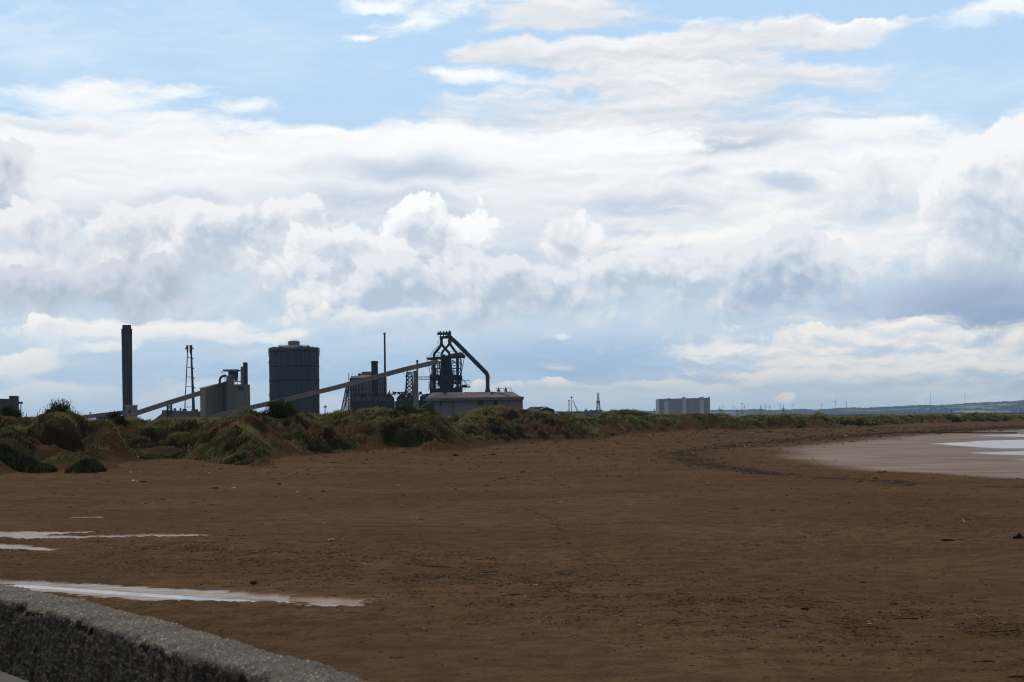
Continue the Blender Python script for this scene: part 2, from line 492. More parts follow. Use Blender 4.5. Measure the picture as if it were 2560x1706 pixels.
for k_, (py_, amp_) in enumerate([(1207, .5), (1225, .55), (1248, .7), (1262, .5), (1279, .65), (1310, .6), (1325, .8), (1345, .5)]):
    yy = gp(0, py_)[1]
    off = (fbm(GX / 22, GY * 0 + k_ * 3.1, 3, 61 + k_) - .5) * yy * .05
    tide = np.maximum(tide, amp_ * np.exp(-((GY - yy - off) / (yy * .006)) ** 2) * sstep(fbm(GX / 5, GY / 5, 3, 71 + k_), .36, .6))
wrack = np.clip(np.maximum(np.maximum(wrack1 * .8, wrack2 * .5), tide * .85), 0, 1) * (1 - duneW) * (1 - .9 * wet)

# pools left on the sand near the wall
POOL = [(-400, 1442), (0, 1449), (200, 1457), (400, 1467), (600, 1479), (720, 1489), (800, 1494), (930, 1499), (910, 1511), (800, 1511), (700, 1508), (540, 1502), (400, 1498), (250, 1489), (170, 1481), (0, 1468), (-400, 1455)]
CHAN = [(-400, 1446), (0, 1456), (130, 1465), (240, 1473), (350, 1481), (470, 1489), (600, 1497), (640, 1499)]
FILMS = [([(-400, 1330), (0, 1329), (140, 1328), (255, 1327), (262, 1330), (180, 1333), (110, 1338), (250, 1339), (400, 1336), (528, 1334), (526, 1337), (380, 1341), (200, 1344), (60, 1347), (0, 1343), (-400, 1340)], 1.0),
         ([(-400, 1356), (0, 1359), (60, 1362), (145, 1371), (120, 1374), (60, 1372), (0, 1369), (-400, 1364)], 1.0),
         ([(170, 1293), (200, 1291.5), (258, 1290), (258, 1291.5), (215, 1293), (172, 1294.5)], .8), ([(296, 1286.5), (305, 1286.5), (300, 1288)], .7)]


def sdpoly(poly):
    P_ = [gp(*p) for p in poly]
    return polydist(GX, GY, P_ + P_[:1]) * np.where(inpoly(gpx, gpy, poly), 1, -1)


rag = fbm(GX / 2.2, GY / .35, 4, 81) - .5
pool = sstep(sdpoly(POOL) + rag * 1.1 * np.interp(gpx, [0, 500, 800], [.7, 1, 2.0]), -.05, .12)
chan2 = np.exp(-(polydist(GX, GY, [gp(*p) for p in ((600, 1496), (720, 1499), (820, 1503), (930, 1506))]) / .55) ** 2) * sstep(rag, -.05, .10)
chan = np.exp(-(polydist(GX, GY, [gp(*p) for p in CHAN]) / .42) ** 2)
film = np.zeros_like(GX)
for poly, s_ in FILMS:
    film = np.maximum(film, s_ * sstep(sdpoly(poly) + rag * .9, -.05, .15))
damp = np.maximum(pool, film)

prints = 1 - np.abs(2 * fbm(GX / .55, GY / .8, 3, 91) - 1)
zs = (fbm(GX / 7, GY / 7, 3, 93) - .5) * .16 + (fbm(GX / 1.6, GY / 2.2, 4, 95) - .5) * .07
patch = sstep(fbm(GX / 11, GY / 14, 3, 97), .42, .66)
zs = zs - np.clip(prints - .70, 0, 1) * .22 * patch
hol = sstep(vnoise(GX / 1.1, GY / 1.3, 99), .80, .95) * sstep(fbm(GX / 16, GY / 9, 3, 101), .4, .6)
zs = zs - .05 * hol
zs = zs * (1 - .92 * wet) * (1 - .85 * damp) - .06 * wet
zs = zs - .05 * damp - .07 * chan * pool + rag * .02 * pool - .06 * chan2 * pool
# wind-scooped hollow close to the camera
for hx, hy, hr, hh in ((2010, 1672, .9, .07), (2090, 1662, .5, .04), (1975, 1668, .6, -.05), (2130, 1678, .7, -.04)):
    x_, y_ = gp(hx, hy)
    zs = zs - hh * np.exp(-(((GX - x_) / hr) ** 2 + ((GY - y_) / (hr * .8)) ** 2))
GZ = zs * (1 - duneW) + zd + .5 * sstep(sd_, -30, 0) * (1 - fall * 0) * np.where(inland, fall, 1)
GZ = np.where(GD > 1400, np.minimum(GZ, .0) * 0 - .4, GZ)

# grass cover
slope_y = np.gradient(GZ, axis=0) / np.gradient(GY, axis=0)
grass = sstep(sd_, .6, 4) * sstep(fbm(GX / 9, GY / 11, 4, 111) + .20 * rise, .43, .55)
bare = np.zeros_like(GX)
for mpx, md, mrx, mry, s_ in [(120, 182, 5.5, 6, 1), (200, 190, 8, 7, 1), (300, 182, 5, 7, .9), (400, 182, 5, 7, .8), (690, 200, 4.5, 14, 1), (870, 262, 6, 9, .7), (640, 205, 4, 6, .9),
                              (1150, 282, 6, 9, .8), (1390, 352, 7, 12, .8), (1735, 575, 7, 14, 1), (2090, 645, 7, 14, 1), (730, 246, 4, 6, .8), (480, 180, 4, 6, .7), (1330, 330, 5, 9, .6)]:
    bare = np.maximum(bare, mound(mpx, 0, md, mrx, mry, s_ * 1.5))
for mpx, md, mrx, mry, s_ in [(30, 180, 7, 9, 1), (215, 177, 3.4, 4, 1), (560, 200, 6.5, 20, 1), (500, 215, 8, 20, .8), (980, 262, 8, 9, .8), (1300, 300, 7, 12, .8), (800, 224, 5, 6, .7), (1240, 320, 8, 12, .8)]:
    bare = bare * (1 - mound(mpx, 0, md, mrx, mry, s_))
grass = np.clip(grass - bare, 0, 1) * fall
for mpx, md, mrx, mry in [(600, 192, 5.5, 14), (520, 205, 6, 12), (430, 212, 4, 8)]:
    grass = np.maximum(grass, np.clip(mound(mpx, 0, md, mrx, mry, 1.6), 0, 1) * sstep(sd_, -1, 1.5) * sstep(fbm(GX / 3, GY / 4, 3, 119), .34, .5))
crestness = (hum2 - .66) * 1.2 + (hum - .5) * .8 + (step_ - 1.5) * .24  # also drives colour: lit pale crests and shaded hollows are painted in
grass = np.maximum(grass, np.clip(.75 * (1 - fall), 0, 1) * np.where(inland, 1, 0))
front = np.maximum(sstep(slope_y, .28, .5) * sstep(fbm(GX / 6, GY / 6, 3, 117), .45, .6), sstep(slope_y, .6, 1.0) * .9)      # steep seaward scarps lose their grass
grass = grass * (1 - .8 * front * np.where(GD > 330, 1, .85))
scarp_shade = np.maximum(sstep(slope_y, .5, .9), sstep(slope_y, .22, .5) * sstep(fbm(GX / 7, GY / 7, 3, 121), .38, .55)) * sstep(sd_, 1, 4)

nr, nc = GX.shape
idx = np.arange(nr * nc).reshape(nr, nc)
quads = np.stack([idx[:-1, :-1], idx[:-1, 1:], idx[1:, 1:], idx[1:, :-1]], -1)
qs = sd_[:-1, :-1]; qd = GD[:-1, :-1]; qi = inland[:-1, :-1]
sel_land = (qd > (crestD[:-1, :-1] * 1.75 + 40)) & qi
sel_dune = (qs > 0) & ~sel_land
sel_beach = ~sel_dune & ~sel_land
pos = np.stack([GX, GY, GZ], -1).reshape(-1, 3)


def gtex(nd, name):
    a = nd.new('ShaderNodeAttribute', attribute_name=name); return a.outputs['Fac']


def sand_material():
    m = bpy.data.materials.new('sand'); m.use_nodes = True
    k = NT(m.node_tree)
    p = k.new('ShaderNodeTexCoord').outputs['Object']
    wet_, wr, sh, da = gtex(k, 'wet'), gtex(k, 'wrack'), gtex(k, 'shine'), gtex(k, 'damp')
    big = k.noise(p, .06, 4, .5); mid_ = k.noise(p, .8, 5, .6); fine = k.noise(p, 9, 4, .7); grit = k.noise(p, 45, 2, .6)
    base = k.mix(k.mapr(big, .35, .65), (.116, .064, .030), (.154, .088, .043))
    base = k.mix(k.mapr(mid_, .36, .62), k.mix(.55, base, (.052, .029, .013)), base)
    base = k.mix(k.mapr(fine, .53, .68, 0, .85), base, (.034, .019, .009))
    base = k.mix(k.mapr(grit, .60, .72, 0, .40), base, (.24, .175, .115))
    # wrack: dark weed and crumbs of shell
    wn = k.noise(p, 3.2, 6, .72)
    wmask = k.mapr(k.M('ADD', wn, k.M('MULTIPLY', wr, .34)), .60, .72)
    base = k.mix(k.M('MULTIPLY', wmask, k.M('ADD', .12, k.M('MULTIPLY', wr, .85))), base, (.030, .021, .014))
    wet_sheen = k.mix(k.mapr(big, .35, .65), (.205, .130, .084), (.262, .175, .118))  # paler than dry sand: sky sheen is put into the wet colour
    w_ = k.M('MAXIMUM', wet_, da)
    wet_sheen = k.mix(da, wet_sheen, (.34, .235, .165))
    base = k.mix(w_, base, wet_sheen)
    bs = k.new('ShaderNodeBsdfPrincipled')
    k.put(bs.inputs['Base Color'], base)
    bs.inputs['Roughness'].default_value = 1.0; bs.inputs['Specular IOR Level'].default_value = .03
    hgt = k.M('ADD', k.M('MULTIPLY', mid_, .34), k.M('MULTIPLY', fine, .06))
    rip = k.noise(k.V('MULTIPLY', p, (1.0, 3.2, 1.0)), 2.6, 3, .5)
    hgt = k.M('ADD', hgt, k.M('MULTIPLY', rip, .17))
    bp = k.new('ShaderNodeBump'); bp.inputs['Distance'].default_value = .5
    k.put(bp.inputs['Strength'], k.M('MULTIPLY', k.M('SUBTRACT', 1.0, k.M('MULTIPLY', w_, .96)), .7))
    k.put(bp.inputs['Height'], hgt)
    k.put(bs.inputs['Normal'], bp.outputs[0])
    # a film of water over part of the wet sand, over all of it where it stands
    fl = k.new('ShaderNodeBsdfPrincipled')
    k.put(fl.inputs['Base Color'], base); fl.inputs['IOR'].default_value = 1.33
    fn = k.noise(k.V('MULTIPLY', p, (.35, 1.0, 1.0)), .22, 5, .6)
    fn2 = k.noise(k.V('MULTIPLY', p, (.5, 2.2, 1.0)), 1.6, 5, .65)
    k.put(fl.inputs['Roughness'], k.M('SUBTRACT', .28, k.M('MULTIPLY', sh, .14)))
    cov = k.M('MULTIPLY', wet_, k.mapr(fn, .34, .68, .06, .34))
    cov = k.M('MAXIMUM', cov, k.M('MULTIPLY', da, k.mapr(fn2, .44, .54, .30, .85)))
    cov = k.M('MAXIMUM', cov, sh)
    mx = k.new('ShaderNodeMixShader'); k.put(mx.inputs[0], cov)
    k.l.new(bs.outputs[0], mx.inputs[1]); k.l.new(fl.outputs[0], mx.inputs[2])
    k.l.new(mx.outputs[0], k.new('ShaderNodeOutputMaterial').inputs[0])
    return m


def dune_material():
    m = bpy.data.materials.new('dune_sand'); m.use_nodes = True
    k = NT(m.node_tree)
    p = k.new('ShaderNodeTexCoord').outputs['Object']
    g = gtex(k, 'grass')
    n1 = k.noise(p, .35, 5, .6); n2 = k.noise(p, 2.5, 5, .65); n3 = k.noise(p, .09, 3, .5)
    sandc = k.mix(k.mapr(n2, .3, .7), (.062, .034, .016), (.108, .062, .030))
    sandc = k.mix(k.M('MULTIPLY', gtex(k, 'scarp_shade'), .85), sandc, (.022, .013, .007))  # steep faces: dark root mat with shade painted in
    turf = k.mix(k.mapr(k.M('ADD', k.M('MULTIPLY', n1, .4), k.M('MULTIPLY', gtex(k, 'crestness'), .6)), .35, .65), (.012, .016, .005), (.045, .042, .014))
    turf = k.mix(k.mapr(n2, .5, .7, 0, .6), turf, (.020, .017, .009))
    c = k.mix(k.mapr(k.M('ADD', g, k.M('MULTIPLY', k.M('SUBTRACT', n2, .5), .9)), .3, .6), sandc, turf)
    bs = k.new('ShaderNodeBsdfPrincipled')
    k.put(bs.inputs['Base Color'], c); bs.inputs['Roughness'].default_value = 1; bs.inputs['Specular IOR Level'].default_value = .03
    bp = k.new('ShaderNodeBump'); bp.inputs['Distance'].default_value = .5; bp.inputs['Strength'].default_value = .8
    k.put(bp.inputs['Height'], n2); k.put(bs.inputs['Normal'], bp.outputs[0])
    k.l.new(bs.outputs[0], k.new('ShaderNodeOutputMaterial').inputs[0])
    return m


def hit(px, py):
    """where the sight line through a photo spot meets the ground"""
    lx, ly = level(px, py)
    d = np.geomspace(38, 1500, 5000)
    zr = EYE - (ly - HOR) / F * d
    g = ground_z((lx - CX) / F * d, d)
    i = int(np.argmax(g >= zr)) if (g >= zr).any() else len(d) - 1
    return (lx - CX) / F * d[i], d[i]


M_SAND, M_DUNE = sand_material(), dune_material()
AT = dict(scarp_shade=scarp_shade, crestness=np.clip(.5 + crestness, 0, 1), wet=wet, wrack=wrack, shine=shine, damp=damp, grass=grass)
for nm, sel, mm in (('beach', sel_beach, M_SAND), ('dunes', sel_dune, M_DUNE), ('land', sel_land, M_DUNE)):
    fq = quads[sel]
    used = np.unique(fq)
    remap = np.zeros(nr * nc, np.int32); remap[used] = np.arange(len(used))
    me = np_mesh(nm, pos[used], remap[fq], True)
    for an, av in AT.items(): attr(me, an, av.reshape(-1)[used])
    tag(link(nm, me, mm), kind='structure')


def ground_z(x, y):
    """height of the ground sheet at plan points (nearest grid vertex, bilinear in grid space)"""
    x = np.atleast_1d(np.asarray(x, float)); y = np.atleast_1d(np.asarray(y, float))
    ci = np.interp(x / y * F, uv, np.arange(nc)); ri = np.interp(-EYE * F / y, -dyv, np.arange(nr))
    c0 = np.clip(ci.astype(int), 0, nc - 2); r0 = np.clip(ri.astype(int), 0, nr - 2); a = ci - c0; b = ri - r0
    return (GZ[r0, c0] * (1 - a) * (1 - b) + GZ[r0, c0 + 1] * a * (1 - b) + GZ[r0 + 1, c0] * (1 - a) * b + GZ[r0 + 1, c0 + 1] * a * b)


def water_material(rough, bump, scale):
    m = bpy.data.materials.new('water'); m.use_nodes = True
    k = NT(m.node_tree)
    p = k.new('ShaderNodeTexCoord').outputs['Object']
    bs = k.new('ShaderNodeBsdfPrincipled')
    bs.inputs['Base Color'].default_value = (.07, .065, .06, 1)
    bs.inputs['Roughness'].default_value = rough
    bs.inputs['IOR'].default_value = 1.33
    bp = k.new('ShaderNodeBump'); bp.inputs['Strength'].default_value = bump; bp.inputs['Distance'].default_value = .1
    k.put(bp.inputs['Height'], k.noise(p, scale, 3, .5)); k.put(bs.inputs['Normal'], bp.outputs[0])
    k.l.new(bs.outputs[0], k.new('ShaderNodeOutputMaterial').inputs[0])
    return m


def sheet(name, poly, z, m):
    v = [(*gp(px, py, z), z) for px, py in poly]
    me = bpy.data.meshes.new(name); me.from_pydata(v, [], [list(range(len(v)))[::-1]]); me.update()
    o = link(name, me, m)
    if o.data.polygons[0].normal.z < 0: o.data.flip_normals()
    return tag(o, kind='structure')


M_WATER = water_material(.04, .03, 2.0)
zpool = -.085
sheet('pool_water', [(-600, 1432), (0, 1446), (700, 1484), (960, 1496), (960, 1514), (700, 1512), (300, 1496), (-600, 1462)], zpool, M_WATER)
M_LAGOON = water_material(.12, .05, .5)
sheet('lagoon_water', [(1760, 1041.3), (1810, 1037), (2240, 1036.6), (2260, 1041.5), (2000, 1044)], -.2, M_LAGOON)


# ------------------------------------------------------------------ mesh builder for the works and everything made by hand
class MB:
    def __init__(s): s.v, s.f = [], []

    def add(s, vs, fs):
        b = len(s.v); s.v += [tuple(v) for v in vs]; s.f += [tuple(i + b for i in f) for f in fs]
        return s

    def box(s, a, b):
        x0, x1 = sorted((a[0], b[0])); y0, y1 = sorted((a[1], b[1])); z0, z1 = sorted((a[2], b[2]))
        return s.add([(x0, y0, z0), (x1, y0, z0), (x1, y1, z0), (x0, y1, z0), (x0, y0, z1), (x1, y0, z1), (x1, y1, z1), (x0, y1, z1)],
                     [(0, 3, 2, 1), (4, 5, 6, 7), (0, 1, 5, 4), (1, 2, 6, 5), (2, 3, 7, 6), (3, 0, 4, 7)])

    def tube(s, a, b, r0, r1=None, k=10, cap=True):
        a, b = Vector(a), Vector(b); r1 = r0 if r1 is None else r1
        d = (b - a).normalized(); u = d.orthogonal().normalized(); w = d.cross(u)
        vs = []
        for p, r in ((a, r0), (b, r1)):
            for i in range(k):
                t = 2 * math.pi * (i + .5) / k
                vs.append(p + (u * math.cos(t) + w * math.sin(t)) * r)
        fs = [(i, (i + 1) % k, k + (i + 1) % k, k + i) for i in range(k)]
        if cap: fs += [tuple(range(k))[::-1], tuple(range(k, 2 * k))]
        return s.add(vs, fs)

    def pipe(s, pts, r, k=12):
        """a bent pipe with mitred joints"""
        pts = [Vector(p) for p in pts]; rs = r if isinstance(r, (list, tuple)) else [r] * len(pts)
        vs, fs = [], []
        u = None
        for i, p in enumerate(pts):
            d0 = (p - pts[i - 1]).normalized() if i else (pts[1] - p).normalized()
            d1 = (pts[i + 1] - p).normalized() if i < len(pts) - 1 else d0
            d = (d0 + d1).normalized()
            u = d.orthogonal().normalized() if u is None else (u - d * u.dot(d)).normalized()
            w = d.cross(u)
            for j in range(k):
                t = 2 * math.pi * j / k
                vs.append(p + (u * math.cos(t) + w * math.sin(t)) * rs[i])
        for i in range(len(pts) - 1):
            for j in range(k):
                fs.append((i * k + j, i * k + (j + 1) % k, (i + 1) * k + (j + 1) % k, (i + 1) * k + j))
        fs += [tuple(range(k))[::-1], tuple(range((len(pts) - 1) * k, len(pts) * k))]
        return s.add(vs, fs)

    def bar(s, a, b, w):
        return s.tube(a, b, w * .7, k=4)

    def lathe(s, prof, c=(0, 0, 0), k=32):
        """prof: list of (radius, z), bottom to top"""
        vs, fs = [], []
        for r, z in prof:
            for j in range(k):
                t = 2 * math.pi * j / k
                vs.append((c[0] + r * math.cos(t), c[1] + r * math.sin(t), c[2] + z))
        for i in range(len(prof) - 1):
            for j in range(k):
                fs.append((i * k + j, i * k + (j + 1) % k, (i + 1) * k + (j + 1) % k, (i + 1) * k + j))
        fs += [tuple(range(k))[::-1], tuple(range((len(prof) - 1) * k, len(prof) * k))]
        return s.add(vs, fs)

    def prism(s, outline, y0, y1):
        """outline: (x, z) points, pushed through y0..y1"""
        k = len(outline)
        vs = [(x, y0, z) for x, z in outline] + [(x, y1, z) for x, z in outline]
        fs = [tuple(range(k)), tuple(range(k, 2 * k))[::-1]] + [(i, i + k, (i + 1) % k + k, (i + 1) % k) for i in range(k)]
        return s.add(vs, fs)

    def lattice(s, a, b, w0, w1, n_, t, braces=True):
        """a four-legged lattice mast from a to b"""
        a, b = Vector(a), Vector(b)
        d = (b - a).normalized(); u = Vector((1, 0, 0)); u = (u - d * u.dot(d)).normalized(); w = d.cross(u)
        def cr(f, i):
            h = (w0 + (w1 - w0) * f) / 2
            return a + (b - a) * f + u * h * (1, -1, -1, 1)[i] + w * h * (1, 1, -1, -1)[i]
        for i in range(4):
            s.bar(cr(0, i), cr(1, i), t)
            for j in range(n_):
                f0, f1 = j / n_, (j + 1) / n_
                s.bar(cr(f1, i), cr(f1, (i + 1) % 4), t * .7)
                if braces:
                    s.bar(cr(f0, i), cr(f1, (i + 1) % 4), t * .6)
                    s.bar(cr(f0, (i + 1) % 4), cr(f1, i), t * .6)
        return s

    def build(s, name, m, parent=None, smooth=False):
        me = bpy.data.meshes.new(name)
        me.from_pydata(s.v, [], s.f); me.update()
        import bmesh
        bm = bmesh.new(); bm.from_mesh(me); bmesh.ops.recalc_face_normals(bm, faces=bm.faces); bm.to_mesh(me); bm.free()
        if smooth:
            for p in me.polygons: p.use_smooth = True
            try: me.set_sharp_from_angle(angle=math.radians(40))
            except Exception: pass
        return link(name, me, m, parent)


def mat(name, c, c2=None, scale=.15, rough=.8, spec=.2, panel=0, streak=0.0, bump=0.0, metal=0.0, rust=None, rust_amt=.0):
    """weathered surface: two tones mixed by noise, optional sheet joints, down-running streaks and rust"""
    m = bpy.data.materials.new(name); m.use_nodes = True
    k = NT(m.node_tree)
    p = k.new('ShaderNodeTexCoord').outputs['Object']
    c2 = c2 or tuple(v * .72 for v in c)
    nz = k.noise(p, scale, 5, .6)
    col_ = k.mix(k.mapr(nz, .32, .68), c, c2)
    if streak:
        sn = k.noise(k.V('MULTIPLY', p, (1.0, 1.0, .07)), scale * 4, 4, .65)
        col_ = k.mix(k.mapr(sn, .46, .72, 0, streak), col_, tuple(v * .38 for v in c))
    if panel:
        x, y, z = k.xyz(p)[:3]
        fr = k.M('FRACT', k.M('DIVIDE', k.M('ADD', x, y), panel))
        ln = k.M('LESS_THAN', fr, .12)
        col_ = k.mix(k.M('MULTIPLY', ln, .35), col_, tuple(v * .3 for v in c))
    if rust:
        rn = k.noise(p, scale * 2.3, 6, .68)
        col_ = k.mix(k.mapr(rn, .60 - rust_amt * .3, .74 - rust_amt * .3), col_, rust)
    bs = k.new('ShaderNodeBsdfPrincipled')
    k.put(bs.inputs['Base Color'], col_)
    bs.inputs['Roughness'].default_value = rough; bs.inputs['Specular IOR Level'].default_value = spec; bs.inputs['Metallic'].default_value = metal
    if bump:
        bp = k.new('ShaderNodeBump'); bp.inputs['Strength'].default_value = bump; bp.inputs['Distance'].default_value = .3
        k.put(bp.inputs['Height'], k.noise(p, scale * 6, 5, .6)); k.put(bs.inputs['Normal'], bp.outputs[0])
    k.l.new(bs.outputs[0], k.new('ShaderNodeOutputMaterial').inputs[0])
    return m


RUST = (.085, .042, .024)
M_STEEL = mat('dark_steel', (.022, .022, .026), (.034, .028, .028), .1, .75, .2, rust=(.05, .027, .018), rust_amt=.05)
M_BLACK = mat('black_steel', (.010, .010, .013), None, .1, .8, .15)
M_FURN = mat('furnace_steel', (.013, .013, .017), (.022, .017, .017), .08, .8, .15, rust=(.045, .024, .018), rust_amt=.08)
M_PIPE = mat('sooty_pipe', (.038, .032, .031), (.060, .048, .043), .06, .8, .2, streak=.3, rust=(.075, .045, .032), rust_amt=.08)
M_CLAD = mat('buff_cladding', (.200, .178, .158), (.165, .150, .138), .02, .8, .2, panel=6.0, streak=.35)
M_CLADD = mat('grey_cladding', (.165, .145, .130), (.135, .120, .108), .02, .8, .2, panel=5.0, streak=.35)
M_CONV = mat('conveyor_sheeting', (.240, .198, .174), (.197, .165, .146), .03, .75, .25, panel=7.0, streak=.3)
M_CONVR = mat('toplit_sheeting', (.36, .33, .30), (.29, .265, .245), .05, .7, .3)  # paler than the walls: light from above is put into the colour
M_HOLD = mat('holder_plate', (.050, .057, .078), (.036, .042, .062), .03, .7, .3, panel=9.0, streak=.55, rust=(.060, .052, .055), rust_amt=-.04)
M_HOLDR = mat('holder_roof', (.20, .175, .165), (.13, .115, .11), .06, .8, .2, rust=(.08, .06, .05), rust_amt=.1)
M_HOLD2 = mat('pale_holder_plate', (.165, .160, .158), (.125, .122, .125), .04, .7, .3, panel=8.0, streak=.5)
M_BRICK = mat('sooty_concrete', (.060, .050, .047), (.046, .039, .038), .05, .9, .1, streak=.45)
M_CAPD = mat('soot', (.028, .024, .025), None, .1, .9, .1)
M_ROOF = mat('rusty_roof_sheeting', (.235, .182, .155), (.175, .132, .112), .05, .8, .2, panel=4.0, streak=.3, rust=(.115, .070, .052), rust_amt=.12)
M_FASC = mat('stained_fascia', (.165, .135, .118), (.125, .098, .085), .06, .8, .2, streak=.5)
M_FASCB = mat('buff_fascia', (.25, .185, .125), (.19, .14, .10), .06, .8, .2, streak=.3)
M_HALLW = mat('hall_cladding', (.205, .188, .175), (.165, .152, .143), .02, .8, .2, panel=7.0, streak=.5)
M_DARK = mat('dark_opening', (.012, .012, .016), None, .1, .9, .1)
M_BUFF = mat('buff_concrete', (.200, .168, .142), (.150, .128, .112), .05, .85, .15, streak=.4)
M_SHED = mat('tarred_sheeting', (.022, .021, .024), (.034, .031, .031), .05, .8, .2)
M_GALV = mat('galvanised_steel', (.30, .30, .31), (.22, .22, .23), .3, .6, .4)
M_WHITE = mat('white_sheeting', (.75, .76, .77), (.62, .63, .65), .05, .6, .3)
M_NAVY = mat('navy_sheeting', (.030, .042, .065), None, .05, .7, .3)
M_PSTN = mat('station_cladding', (.34, .315, .33), (.30, .28, .295), .01, .7, .3, streak=.15)
M_PSTL = mat('pale_station_cladding', (.56, .56, .56), (.50, .50, .50), .01, .7, .3)
M_BROWN = mat('brown_cladding', (.075, .052, .046), (.055, .040, .038), .04, .8, .2, panel=6, streak=.3)
M_RIG = mat('rig_paint', (.14, .12, .12), (.10, .10, .12), .04, .7, .3, rust=(.16, .08, .05), rust_amt=.1)
M_ORANGE = mat('orange_paint', (.45, .16, .05), None, .1, .6, .3)
M_WTG = mat('turbine_paint', (.70, .71, .73), None, .1, .5, .3)
M_PYL = mat('pylon_steel', (.10, .105, .115), None, .2, .6, .4)


class Thing:
    """an Empty at the thing's foot; P() turns a spot of the photo at the thing's own distance into local metres"""
    def __init__(s, name, label, cat, px, py, d, group=None):
        py -= (px - CX) * SR / CR
        s.px, s.py, s.d, s.s = px, py, d, d / F
        s.o = bpy.data.objects.new(name, None); COL.objects.link(s.o)
        s.o.location = at(px, py, d)
        tag(s.o, label, cat, group)

    def P(s, px, py, dep=0.0):
        """dep: metres further from the camera"""
        x, y = px - s.px, py - s.py
        return Vector(((x * CR - y * SR) * s.s, dep, -(y * CR + x * SR) * s.s))

    def bq(s, a, b):
        """two corners of an upright box seen as a rectangle in the photo"""
        c = s.P((a[0] + b[0]) / 2, (a[1] + b[1]) / 2)
        hx, hz = abs(a[0] - b[0]) / 2 * s.s, abs(a[1] - b[1]) / 2 * s.s
        da, db = (a[2] if len(a) > 2 else 0), (b[2] if len(b) > 2 else 0)
        return (c.x - hx, da, c.z - hz), (c.x + hx, db, c.z + hz)

    def Z(s, y): return (s.py - y) * s.s

    def prism(s, pts, dep0, dep1, name, m, parent=None):
        return MB().prism([(s.P(x, y).x, s.P(x, y).z) for x, y in pts], dep0, dep1).build(name, m, parent or s.o)


def base_y(d, z=0.0): return HOR + (EYE - z) / d * F


# ------------------------------------------------------------------ tall chimney and the sinter plant
t = Thing('concrete_chimney', 'very tall plain dark concrete chimney, the tallest and thickest of the works', 'chimney', 319.5, base_y(2700), 2700)
s = t.s; H_ = (t.py - 823) * s
MB().lathe([(12.3 * s, 0), (12.3 * s, H_ * .3), (13.2 * s, H_)], k=28).build('shaft', M_BRICK, t.o, True)
MB().lathe([(11.2 * s, 0), (10.7 * s, 9.8 * s)], (0, 0, H_), 28).build('flue_tip', M_CAPD, t.o, True)
MB().lathe([(13.34 * s, H_ - 14 * s), (13.34 * s, H_ - 2.5 * s), (13.7 * s, H_ - 2.5 * s), (13.7 * s, H_ + .02)], k=28).build('soot_band', M_CAPD, t.o, True)

t = Thing('sinter_stack', 'slim twin flue stack standing on tall open splayed legs with rungs', 'stack', 475, base_y(2600), 2600)
P, s = t.P, t.s
b = MB(); b.tube(P(470, 882, -3), P(469, 864, -3), 2.2 * s, 3.0 * s); b.build('flue', M_CAPD, t.o, True)
b = MB(); b.tube(P(477.3, 885), P(477.2, 863.6), 3.0 * s, 4.0 * s); b.build('flue', M_CAPD, t.o, True)
for top, bot, dp, r in (((469.2, 880), (462.6, 1030), -3, 1.35), ((476, 884), (478.8, 1030), 9, 1.2), ((479, 880), (487.3, 1030), -2, 1.5)):
    MB().tube(P(*bot, dp), P(*top, dp * .4), r * s, r * s * .95).build('leg', M_STEEL, t.o, True)
MB().tube(P(483, 1030, 2), P(478.5, 884, 0), 1.6 * s, 2.0 * s).build('flue_pipe', M_PIPE, t.o, True)
for yy in (895, 919, 943, 967, 1018):
    f = (yy - 880) / 150
    MB().bar(P(469.2 - 6.6 * f, yy, -3), P(479 + 8.3 * f, yy, -2), 1.1 * s).bar(P(469.2 - 6.6 * f, yy, -3), P(476 + 2.8 * f, yy, 9), .8 * s).build('rung', M_STEEL, t.o)
    if yy < 1010: MB().box(*t.bq((480.5 + 8.3 * f, yy + 1, -3), (482.6 + 8.3 * f, yy + 4, 1))).build('lamp_bracket', M_STEEL, t.o)
MB().box(*t.bq((462.8, 870, -2), (465.5, 873, 1))).build('lamp_bracket', M_STEEL, t.o)
MB().box(*t.bq((481.5, 869.5, -2), (484, 873, 1))).build('lamp_bracket', M_STEEL, t.o)
for xx in (464, 483): MB().bar(P(xx, 1018, -6), P(xx, 1011, -6), .5 * s).bar(P(xx, 1011, -6), P(xx + 5, 1014, -6), .5 * s).build('handrail', M_STEEL, t.o)

# ------------------------------------------------------------------ sinter building
t = Thing('sinter_building', 'tall grey sheeted plant building with stepped roofline, dust hopper and twin towers on top', 'building', 555, base_y(2450), 2450)
P, s = t.P, t.s
by = t.py
b = MB()                                                     # storage block, turned so that two of its sides show
x0, xm, x1 = P(493, 970).x, P(513, 970).x, P(566, 970).x
dpl, dpm, dpr = 22, 0, 26
zL, zM, zR = t.Z(971.5), t.Z(971), t.Z(954.5)
b.add([(x0, dpl, 0), (xm, dpm, 0), (x1, dpr, 0), (x1 - 12, dpr + 40, 0), (x0, dpl, zL), (xm, dpm, zM), (x1, dpr, zR), (x1 - 12, dpr + 40, zR)],
      [(0, 1, 5, 4), (1, 2, 6, 5), (2, 3, 7, 6), (3, 0, 4, 7), (4, 5, 6, 7)])
b.build('storage_block', M_CLADD, t.o)
b = MB()
b.add([(x0 - 1, dpl, zL + .1), (xm, dpm - 1.2, zM + .1), (x1, dpr - 1.2, zR + .1), (x1 - 12, dpr + 41, zR + .1), (x0 - 1, dpl, zL + 1.6), (xm, dpm - 1.2, zM + 1.6), (x1, dpr - 1.2, zR + 1.6), (x1 - 12, dpr + 41, zR + 1.6)],
      [(0, 1, 5, 4), (1, 2, 6, 5), (2, 3, 7, 6), (3, 0, 4, 7), (4, 5, 6, 7), (3, 2, 1, 0)])
b.build('roof', M_CONVR, t.o)
